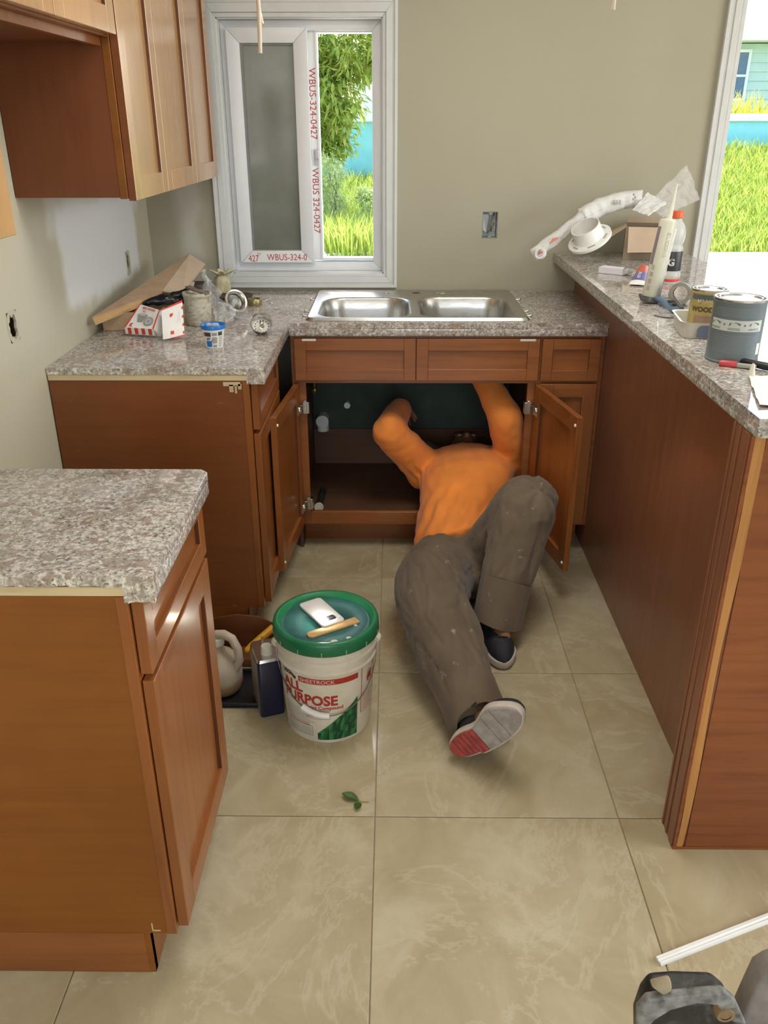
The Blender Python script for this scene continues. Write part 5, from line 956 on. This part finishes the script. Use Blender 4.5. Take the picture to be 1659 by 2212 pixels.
sheet('clear_bag','clear crumpled plastic bag spread over the chrome drain flange',[at(458,660,Y=2.99),at(512,645,Y=3.06),at(505,690,Y=2.93),at(470,706,Y=2.86)],20,18,.018,CLEAR,4.1,floor=CT)
sheet('clear_film','thin clear plastic film lying flat on the counter near the strainer basket',[(-.60,2.88,CT+.004),(-.52,3.20,CT+.006),(-.34,3.03,CT+.003),(-.36,2.86,CT+.003)],16,14,.006,film('thin_film',(.8,.82,.85),.12),7.7,'plastic film',floor=CT)
sheet('clear_film','clear plastic film patch stuck on the wall below the window corner',[at(437,581,Y=YW-.004),at(470,580,Y=YW-.004),at(468,640,Y=YW-.004),at(440,632,Y=YW-.004)],6,6,.001,film('wall_film',(.75,.75,.72),.22,.4),2.2,'plastic film')
random.seed(8)
for k,(x,y,l,lab) in enumerate(((578,650,.03,'curled white paper scrap lying behind the brass nut by the sink'),(522,702,.016,'small white plastic chip in front of the chrome drain flange'),(530,756,.014,'tiny white scrap lying between the blue lidded cup and counter edge'),(586,655,.022,'torn white scrap nearest the left rim of sink'))):
    p = at(x,y,Z=CT); a = random.uniform(0,3); d = V((math.cos(a),math.sin(a),0)); s = V((-d.y,d.x,0))
    tag(MB().grid(lambda u,v_: p+d*l*(u-.5)+s*l*.35*(v_-.5)+V((0,0,.001+l*.35*u*(1-u)*(1+.6*math.sin(9*v_+k)))),8,3).build('white_scrap', PRWHITE, origin=p, fix=False), lab, 'scrap', 'scraps on the countertop')
# ------------------------------------------------------------------ clutter on the bar top
BZ = 1.07
t = thing('cardboard_box','small open brown cardboard box standing on the far end of the bar','cardboard box',(.99,3.48,BZ)); M = rotz(math.radians(-14),(.995,3.46,BZ)); w_,d_,h_ = .085,.085,.122
b = MB(M); b.box(-w_,w_,-d_,d_,.0005,.004); b.box(-w_,w_,-d_,-d_+.004,.004,h_); b.box(-w_,w_,d_-.004,d_,.004,h_); b.box(-w_,-w_+.004,-d_+.004,d_-.004,.004,h_); b.box(w_-.004,w_,-d_+.004,d_-.004,.004,h_); b.build('box_body', mat('cardboard_grey',(.30,.23,.16),.85,.08,20), t)
b = MB(M); b.prism([(-w_+.01,-d_,h_),(w_-.02,-d_,h_),(w_-.025,-d_-.035,h_-.085),(-w_+.015,-d_-.04,h_-.09)],(0,-.003,0)); b.build('front_flap', CARDIN, t)
b = MB(M); b.prism([(-w_,-d_+.01,h_),(-w_,d_-.01,h_),(-w_-.085,d_-.02,h_-.045),(-w_-.075,-d_+.02,h_-.055)],(0,0,-.003)); b.build('side_flap', CARDIN, t)
b = MB(M); b.prism([(-w_,d_,h_),(w_,d_,h_),(w_-.01,d_+.003,h_+.02),(-w_+.01,d_+.003,h_+.02)],(0,-.003,0)); b.build('rear_flap', CARDIN, t)
# white closet flange propped on the bar
ax = V((-.46,-.30,.83)).normalized(); c = at(1274,516,Y=3.34); x = V((.87,0,.48)); x = (x-ax*x.dot(ax)).normalized(); M = frame(c,x,ax.cross(x),ax); R_ = .083
t = thing('pipe_flange','white plastic pipe flange tipped up on the far bar corner','pipe flange',c,M=M); WPVC = mat('white_pvc',(.78,.78,.75),.3,.03)
MB(M).lathe([(.054,-.006),(R_,-.006),(R_,.004),(.058,.006),(.0555,.010),(.0545,.056),(.0505,.056),(.0505,-.006),(.054,-.006)],n=56).build('flange_pipe', WPVC, t, smooth=40)
b = MB(M)
for k in range(6): a = 2*math.pi*k/6+.3; b.prism([(.064*math.cos(a+.22*s)+(.0 if abs(s)<1 else 0),.064*math.sin(a+.22*s),.0052) for s in (-1,0,1)]+[(.071*math.cos(a+.22*s),.071*math.sin(a+.22*s),.0047) for s in (1,0,-1)],(0,0,.0012))
b.build('bolt_slots', mat('pvc_slot_shadow',(.35,.35,.33),.6), t)['kind'] = 'stuff'
# long film sleeve of drain parts across the box and over the bar edge
t = thing('film_sleeve','long milky plastic sleeve of drain parts draped from box over the bar edge','plastic sleeve',(.7,3.42,BZ))
sp = [at(1152,552,Y=3.34),at(1205,510,Y=3.37),at(1255,470,Y=3.42),at(1300,446,Y=3.44),at(1345,432,Y=3.45),at(1388,428,Y=3.45)]
def sleeve(pts,hw,hd,n,m,name,root,amp,seed):
    k = len(pts); L2 = 40
    def fn(u,v_):
        s = u*(k-1); i = min(int(s),k-2); p = pts[i].lerp(pts[i+1],s-i); d = (pts[i+1]-pts[i]).normalized(); up = V((-d.z,0,d.x)); a = 2*math.pi*v_; e = min(1,u/.04,(1-u)/.04)*.9+.1
        return p+up*hw[min(i,len(hw)-1)]*math.sin(a)*(1+amp*nz(u*9,math.cos(a)*2,math.sin(a)*2+seed))+V((0,-1,0))*hd*math.cos(a)*e*(1+amp*2*nz(u*14+3,math.cos(a)*3,math.sin(a)*3+seed))
    return MB().grid(fn,L2,20).build(name,m,root,smooth=70,fix=False)
sleeve(sp[:4],[.026,.025,.026],.020,0,MILKF,'sleeve_film',t,.25,1.7)
sleeve(sp[2:],[.036,.034,.032],.026,0,film('label_film',(.74,.74,.72),.88,.35),'labelled_roll',t,.15,5.2)
b = MB()
for i in range(7): p = at(1322+i*3.1,432,Y=3.412); b.add([p,p+V((.0035 if i%2 else .0022,0,.0008)),p+V((.0035 if i%2 else .0022,0,-.016)),p+V((0,0,-.017))],[(0,1,2,3)])
b.build('barcode', GREYINK, t, fix=False)['kind'] = 'stuff'; b = MB()
for i,(x0_,y0_) in enumerate(((1367,418),(1370,424),(1366,428))): p = at(x0_,y0_,Y=3.412); b.add([p,p+V((.006,0,0)),p+V((.008,0,-.007)),p+V((.001,0,-.008))],[(0,1,2,3)])
b.build('sleeve_print', GREYINK, t, fix=False)['kind'] = 'stuff'
c = at(1168,548,Y=3.305); ax = V((-.55,-.75,.35)).normalized(); x = ax.orthogonal().normalized(); Mr = frame(c,x,ax.cross(x),ax)
MB(Mr).lathe([(.014,-.006),(.021,-.006),(.022,.0),(.021,.006),(.014,.006),(.0135,0),(.014,-.006)],n=32).build('white_washer', WPVC, t, smooth=40)
RUB = mat('faded_red_rubber',(.60,.16,.13),.6,.1)
for (xa,ya,xb,yb) in ((1187,526,1205,514),(1158,552,1172,544)):
    p,q_ = at(xa,ya,Y=3.32),at(xb,yb,Y=3.335); MB().tube([p,p.lerp(q_,.5)+V((0,0,.004)),q_],[.0025,.0055,.0025],10).build('red_washer', RUB, t, smooth=60)
sheet('clear_bag','big clear stiff plastic bag rising above the bar box beside the door casing',[at(1396,440,Y=3.42),at(1484,356,Y=3.45),at(1512,430,Y=3.43),at(1432,470,Y=3.40)],16,14,.012,CLEAR,2.9)
sheet('clear_bag','clear plastic wrapping with dark label bunched between the sleeve and the big bag',[at(1366,452,Y=3.40),at(1400,414,Y=3.43),at(1440,440,Y=3.42),at(1400,466,Y=3.38)],10,10,.008,MILKF,6.1)
t = MB(); p = at(1275,446,Y=3.46); t.slab(p,V((.022,0,.0)),V((0,.012,0)),V((-.002,0,-.03))); tag(t.build('dark_clip', mat('dark_green_clip',(.03,.035,.03),.5), origin=p, bevel=.001),'small dark clip sticking up behind the milky sleeve','clip')
# drink bottle
bx,by = .915,2.872; t = thing('drink_bottle','clear drink bottle with orange cap and black label behind the sealant tube','bottle',(bx,by,BZ))
m, nt, bb, N, L = nodes('clear_bottle_plastic'); bb.inputs['Base Color'].default_value=(.80,.84,.82,1); setb(bb,.08,spec=.6,alpha=.42); CB_ = m
MB().lathe([(0,.003),(.026,.003),(.031,.0),(.034,.006),(.034,.030),(.033,.035),(.034,.04),(.034,.105),(.030,.118),(.027,.124),(.031,.132),(.034,.150),(.033,.168),(.026,.185),(.018,.196),(.0165,.205)],(bx,by,BZ),36).build('bottle_body', CB_, t, smooth=60)
MB().lathe([(.0343,.042),(.0346,.043),(.0346,.103),(.0343,.104)],(bx,by,BZ),36).build('label', mat('bottle_label_black',(.03,.032,.033),.4), t, smooth=40); MB().lathe([(0,.226),(.0185,.226),(.0195,.223),(.0195,.206),(.017,.204),(.0,.204)],(bx,by,BZ),28).build('cap', mat('orange_cap',(.60,.10,.03),.4), t, smooth=40)
MB().lathe([(.0342,.008),(.0346,.009),(.0346,.016),(.0342,.017)],(bx,by,BZ),36).build('red_base_band', RED, t, smooth=40)
fa = math.atan2(-by,-bx); b = MB(); onl = lambda x,z: (bx+.0351*math.cos(fa+x/.035),by+.0351*math.sin(fa+x/.035),BZ+z)
put_text(b,'G',.030,lambda x,y: onl(x-.010,.060+y),.001); b.build('label_lettering', mat('label_light',(.6,.6,.6),.5), t, fix=False)
# sealant tube held upright in a caulking gun
cx_,cy_ = .758,2.530; t = thing('sealant_tube','tall pale sealant cartridge with pointed nozzle standing in the caulking gun','sealant tube',(cx_,cy_,BZ)); lean = V((.028,.0,.25)).normalized()
Mx = frame((cx_,cy_,BZ+.012),V((1,0,-lean.x/lean.z)),(0,1,0),lean)
TUB = mat('pale_cartridge',(.55,.54,.44),.4,.05,20); MB(Mx).lathe([(0,0),(.0235,0),(.0245,.003),(.0245,.215),(.0225,.222),(.008,.226)],n=32).build('cartridge', TUB, t, smooth=40); MB(Mx).lathe([(.0085,.224),(.0080,.236),(.0022,.318),(.0,.319)],n=20).build('nozzle', mat('pale_nozzle',(.62,.60,.50),.4), t, smooth=50)
fa = math.atan2(-cy_,-cx_); ont = lambda x,z,e=.0005: Mx @ V(((.0245+e)*math.cos(fa+x/.0245),(.0245+e)*math.sin(fa+x/.0245),z))
b = MB(); b.grid(lambda u,v_: ont(-.030+.014*u,.098+.105*v_),4,1); b.build('label_bar', mat('faded_purple',(.22,.17,.20),.5), t, fix=False)
b = MB(); 
for i in range(4): b.grid(lambda u,v_: ont(-.018+.010*u,.025+i*.020+.013*v_),3,1)
b.build('label_icons', mat('faded_ink',(.38,.33,.28),.5), t, fix=False); b = MB(); put_text(b,'SILICONE',.016,lambda x,y: ont(.006+y,.19-x),.0004); b.build('label_lettering', mat('faded_ink2',(.45,.43,.36),.5), t, fix=False)
t = thing('caulking_gun','steel caulking gun with blue handle holding the sealant cartridge upright','caulking gun',(.79,2.50,BZ)); GUN = mat('dull_gun_steel',(.16,.16,.155),.4,.1,metal=.6); BLG = mat('slate_blue_grip',(.10,.16,.24),.35,.15)
MB(Mx).lathe([(0,-.008),(.0265,-.008),(.0275,-.004),(.0275,.008),(.026,.008),(.026,-.003),(0,-.003)],n=32).tube([(-.018,-.02,-.003),(-.034,-.028,.002),(-.042,-.032,.014)],.004,8).build('end_plate', GUN, t, smooth=40)
MB(Mx).tube([(.028,.004,.0),(.028,.004,.20)],.0024,8).build('push_rod', mat('bright_rod',(.7,.7,.68),.25,metal=1), t, smooth=60)
p0,p1,p2 = at(1432,650,Y=2.47),at(1447,672,Y=2.43),at(1458,692,Y=2.36); p2.z = BZ+.0125; MB().tube([p0+V((-.01,.04,.0)),p0,p1,p2],[.007,.009,.010,.009],12).build('grip', BLG, t, smooth=60)
p3,p4 = at(1458,648,Y=2.46),at(1470,690,Y=2.40); p4.z = BZ+.0085; MB().tube([p0,p3,p4],[.007,.007,.006],10).build('trigger', GUN, t, smooth=60)
# pale carton, glue tube, tape roll, small blade
t = thing('pale_carton','small white carton with torn end lying on the bar','carton',(.77,3.05,BZ)); M = rotz(math.radians(-38),(.775,3.06,BZ)); b = MB(M); b.box(-.045,.045,-.022,.022,.0005,.022); b.build('carton_body', mat('lilac_white_card',(.66,.65,.70),.6,.03), t, bevel=.0008, seg=1)
b = MB(M); b.prism([(.045,-.02,.001),(.045,.02,.001),(.068,.024,.008),(.072,-.012,.012)],(0,0,.0012)); b.prism([(.045,-.02,.021),(.045,.015,.021),(.060,.012,.030),(.056,-.015,.034)],(0,0,.0012)); b.prism([(.045,.021,.002),(.045,.021,.02),(.062,.03,.018),(.060,.03,.004)],(0,.0012,0)); b.build('torn_flaps', mat('grey_card_inner',(.42,.41,.38),.8), t)['kind'] = 'stuff'
t = thing('glue_tube','squeezed red white and blue glue tube with flat white tail on the bar','glue tube',(.82,2.87,BZ)); T0,T1 = V((.792,2.805,BZ+.004)),V((.865,3.00,BZ+.022)); dd = (T1-T0).normalized(); sw = V((dd.y,-dd.x,0)).normalized(); un = sw.cross(dd); un = un if un.z>0 else -un
def gtube(u0,u1,m,name,root,e=0):
    def fn(u,v_):
        s = u0+(u1-u0)*u; a = 2*math.pi*v_; hw = .026-.007*s+e; hh = .0012+.0175*s**.75+e; p = T0+(T1-T0)*s+sw*hw*math.cos(a)+un*hh*math.sin(a); p.z = max(p.z,BZ+.0006); return p
    return MB().grid(fn,14,24).build(name,m,root,smooth=70,fix=False)
gtube(0,.20,PRWHITE,'white_tail',t); gtube(.20,.62,mat('print_violet_blue',(.13,.12,.34),.4,.25,40),'blue_print',t); gtube(.62,1.0,mat('print_orange_red',(.55,.10,.05),.4,.1),'red_print',t)
b = MB(); b.ball(T1+un*.0,(.017,.017,.018),20,10); b.build('domed_end', MATS['print_orange_red'], t, smooth=60)
b = MB(); put_text(b,'GLUE',.026,lambda x,y: T0+(T1-T0)*(.26+(x)/.20)+sw*(-.006+y*.5)+un*(.0030+.0175*(.26+x/.20)**.75),.0006); b.build('tube_lettering', PRWHITE, t, fix=False)
c = at(1468,646,Y=2.50); c.z = BZ+.032; ax = V((-.35,-.85,.12)).normalized(); x = ax.orthogonal().normalized(); M = frame(c,x,ax.cross(x),ax); t = thing('tape_roll','grey green masking tape roll standing on edge behind the caulking gun','tape roll',c,M=M)
MB(M).lathe([(.022,-.03),(.031,-.03),(.0315,-.028),(.0315,.028),(.031,.03),(.022,.03),(.022,-.03)],n=36).build('tape_winding', mat('grey_green_tape',(.22,.23,.20),.6,.2,40), t, smooth=40); MB(M).lathe([(.0222,-.0302),(.020,-.0302),(.020,.0302),(.0222,.0302)],n=36).build('core', CARD, t, smooth=40)
t = MB(rotz(.25,(.835,2.36,BZ))); t.box(-.045,.05,-.012,.012,.0006,.004); t.box(-.045,-.015,-.014,.014,.004,.010); tag(t.build('scraper_blade', GUN, origin=(.835,2.36,BZ), bevel=.001),'flat dull steel scraper lying between tape roll and wood finish can','scraper')
tag(MB(rotz(.9,(.955,2.66,BZ))).box(-.03,.03,-.012,.012,.0006,.010).build('wood_offcut', mat('reddish_offcut',(.35,.16,.10),.7,.1), origin=(.955,2.66,BZ), bevel=.001),'small reddish wood offcut lying in front of the drink bottle','wood offcut')
tag(MB().tube([(.72,2.335,BZ+.001),(.745,2.31,BZ+.002),(.79,2.30,BZ+.004),(.80,2.33,BZ+.003)],.0035,8).build('cable_curl', GUN, origin=(.75,2.31,BZ), smooth=60),'short grey curl of cable below the blue gun handle','cable')
# wood finish can standing in a small plastic tray
t = thing('plastic_tub','low white plastic tub with blue panel under the wood finish can','tub',(.78,2.15,BZ)); M = rotz(math.radians(-8),(.785,2.135,BZ))
b = MB(M); q0 = rrect(-.062,.062,-.072,.072,.018,.0006,5); q1 = rrect(-.068,.068,-.078,.078,.020,.040,5); q2 = rrect(-.072,.072,-.082,.082,.021,.041,5); q3 = rrect(-.065,.065,-.075,.075,.019,.0395,5); q4 = rrect(-.060,.060,-.070,.070,.017,.004,5); n_ = len(q0); al = q0+q1+q2+q3+q4
b.add(al,[(k*n_+i,k*n_+(i+1)%n_,(k+1)*n_+(i+1)%n_,(k+1)*n_+i) for k in range(4) for i in range(n_)]+[tuple(range(n_))[::-1],tuple(range(4*n_,5*n_))]); b.build('tub_body', mat('cream_tub',(.60,.58,.50),.4,.04), t, smooth=45)
b = MB(M); b.prism([(-.030,-.0745,.004),(.055,-.0745,.004),(.055,-.0775,.033),(-.022,-.0775,.033),(-.030,-.0765,.025)],(0,-.0012,0)); b.build('blue_panel', mat('slate_blue_label',(.16,.19,.27),.4,.1), t)
def paint_can(name,label,c,r,h,bodym,parts_fn,cat='paint can'):
    t = thing(name,label,cat,c); MB().lathe([(0,.002),(r-.003,.002),(r-.001,.0),(r+.001,.001),(r+.001,.004),(r,.005),(r,h-.010),(r+.0012,h-.008),(r+.0012,h-.004)],c,48).build('can_body', bodym, t, smooth=40)
    MB().lathe([(r+.0012,h-.004),(r+.002,h-.001),(r,h),(r-.004,h-.0005),(r-.006,h-.005),(r-.009,h-.005),(r-.0105,h-.001),(r-.0125,h-.001),(r-.015,h-.004),(0,h-.004)],c,48).build('rim_and_lid', STEEL, t, smooth=35)
    fa = math.atan2(-c[1],-c[0]); on = lambda ph,z,e=.0005: (c[0]+(r+e)*math.cos(fa+math.radians(ph)), c[1]+(r+e)*math.sin(fa+math.radians(ph)), c[2]+z); parts_fn(t,on,r,h); return t
YL = mat('can_yellow_ochre',(.50,.40,.16),.4,.08,25)
def woodfn(t,on,r,h):
    W = lambda b,p0,p1,z0,z1,e=.0004: b.grid(lambda u,v_: on(p0+(p1-p0)*u,z0+(z1-z0)*v_,e),14,1)
    b = MB(); W(b,-58,90,h-.024,h-.011); b.add([on(-30+i*6,h-.024,.0004) for i in range(11)]+[on(-24,h-.033,.0004),on(24,h-.033,.0004)],[(0,11,12,10)+tuple(range(9,0,-1))]); b.build('top_band', mat('can_slate_band',(.10,.12,.13),.4), t, fix=False)
    b = MB(); put_text(b,'MINWAX',.0125,lambda x,y: on(math.degrees(x/r)-34,h-.0305+y,.0009),.0003); b.build('brand_lettering', mat('can_cream_print',(.62,.55,.30),.5), t, fix=False)
    b = MB(); put_text(b,'WOOD FINISH',.0165,lambda x,y: on(math.degrees(x/r)-52,h-.052+y,.0008),.0006); b.build('can_lettering', mat('can_brown_print',(.09,.055,.025),.5), t, fix=False)
    b = MB(); W(b,-40,70,.006,h-.062); b.build('wood_picture', mat('can_wood_picture',(.33,.20,.14),.45,.15,50), t, fix=False)
    b = MB(); W(b,-50,70,h-.0575,h-.0565); b.build('gold_line', mat('can_gold_line',(.55,.42,.10),.4), t, fix=False)
paint_can('wood_finish_can','yellow wood finish can standing in the low plastic tub on the bar',(.792,2.150,BZ+.0045),.044,.104,YL,woodfn)
def greyfn(t,on,r,h):
    W = lambda b,p0,p1,z0,z1,e=.0004: b.grid(lambda u,v_: on(p0+(p1-p0)*u,z0+(z1-z0)*v_,e),14,1)
    b = MB(); W(b,-62,62,h-.066,h-.042); b.build('instruction_band', mat('can_pale_band',(.50,.53,.50),.45), t, fix=False)
    b = MB()
    for p0 in (-48,-4,40):
        b.add([on(p0-12,h-.054,.0008),on(p0+12,h-.052,.0008),on(p0+14,h-.049,.0008),on(p0+4,h-.046,.0008),on(p0-10,h-.048,.0008)],[(0,1,2,3,4)])
        for z in (.060,.0625): W(b,p0-13,p0+13,h-z,h-z+.0010,.0008)
    for p0 in (-26,18): b.add([on(p0+2.2*math.cos(a),h-.052+.0022*math.sin(a),.0008) for a in [2*math.pi*i/12 for i in range(12)]],[tuple(range(12))])
    b.build('pictograms', mat('can_band_ink',(.12,.14,.14),.5), t, fix=False)
    b = MB()
    for i in range(6): W(b,-60,40,h-.034+i*.0032,h-.0333+i*.0032)
    for i in range(9): W(b,-50,55,h-.112+i*.0045,h-.1113+i*.0045)
    b.build('small_print', mat('can_pale_ink',(.24,.30,.33),.5), t, fix=False)
    b = MB(); W(b,58,72,.020,.045); b.build('barcode_patch', PRWHITE, t, fix=False)
paint_can('stain_can','slate grey paint can with pictogram band at near end of the bar','' or (.760,1.872,BZ+.0006),.0555,.138,mat('can_slate_grey',(.155,.19,.205),.38,.06,8),greyfn)
# brush, marker knife, nozzle tip, paper
t = thing('art_brush','thin brush with black bristles lying in front of the slate can','brush',(.76,1.80,BZ)); a_,b_ = at(1529,762,Z=BZ+.010),at(1652,791,Z=BZ+.009); d_ = (b_-a_).normalized(); s_ = V((-d_.y,d_.x,0))
MB().tube([a_,a_+d_*.012,a_+d_*.024],[.003,.008,.0065],12).build('bristles', BLACK, t, smooth=60); MB().tube([a_+d_*.022,a_+d_*.055],[.0068,.0055],12).build('ferrule', STEEL, t, smooth=60); MB().tube([a_+d_*.054,a_+d_*.085,b_,b_+d_*.05],[.0055,.0062,.0085,.006],12).build('handle', BLACK, t, smooth=60)
t = thing('utility_knife','short knife with red grip and pale blade lying at near bar edge','knife',(.75,1.79,BZ)); a_,b_ = at(1554,784,Z=BZ+.006),at(1634,793,Z=BZ+.006); d_ = (b_-a_).normalized(); s_ = V((-d_.y,d_.x,0))
MB().tube([a_,a_+d_*.004,a_+d_*.034,a_+d_*.036],[.006,.0078,.0078,.007],14).build('red_grip', mat('red_grip_plastic',(.50,.06,.07),.4,.08), t, smooth=50); MB().slab(a_+d_*.036-s_*.006-V((0,0,.004)),d_*(b_-a_).length*.52,s_*.012,V((0,0,.008))).build('pale_blade', mat('pale_plastic_blade',(.42,.42,.37),.5), t, bevel=.001)
p = at(1622,816,Z=BZ); t = MB(); t.lathe([(0,.0005),(.0085,.0005),(.008,.003),(.0035,.028),(.0022,.030),(0,.030)],p,20); tag(t.build('nozzle_tip', mat('cream_nozzle',(.62,.60,.50),.45), origin=p, smooth=50),'small cream cone nozzle tip standing on the bar beside white paper','nozzle')
sheet('paper_sheet','creased white paper sheet lying on the near corner of the bar',[(.742,1.725,BZ+.004),(.685,1.515,BZ+.004),(.86,1.50,BZ+.004),(.90,1.72,BZ+.004)],12,12,.004,PRWHITE,3.3,'paper',floor=BZ)
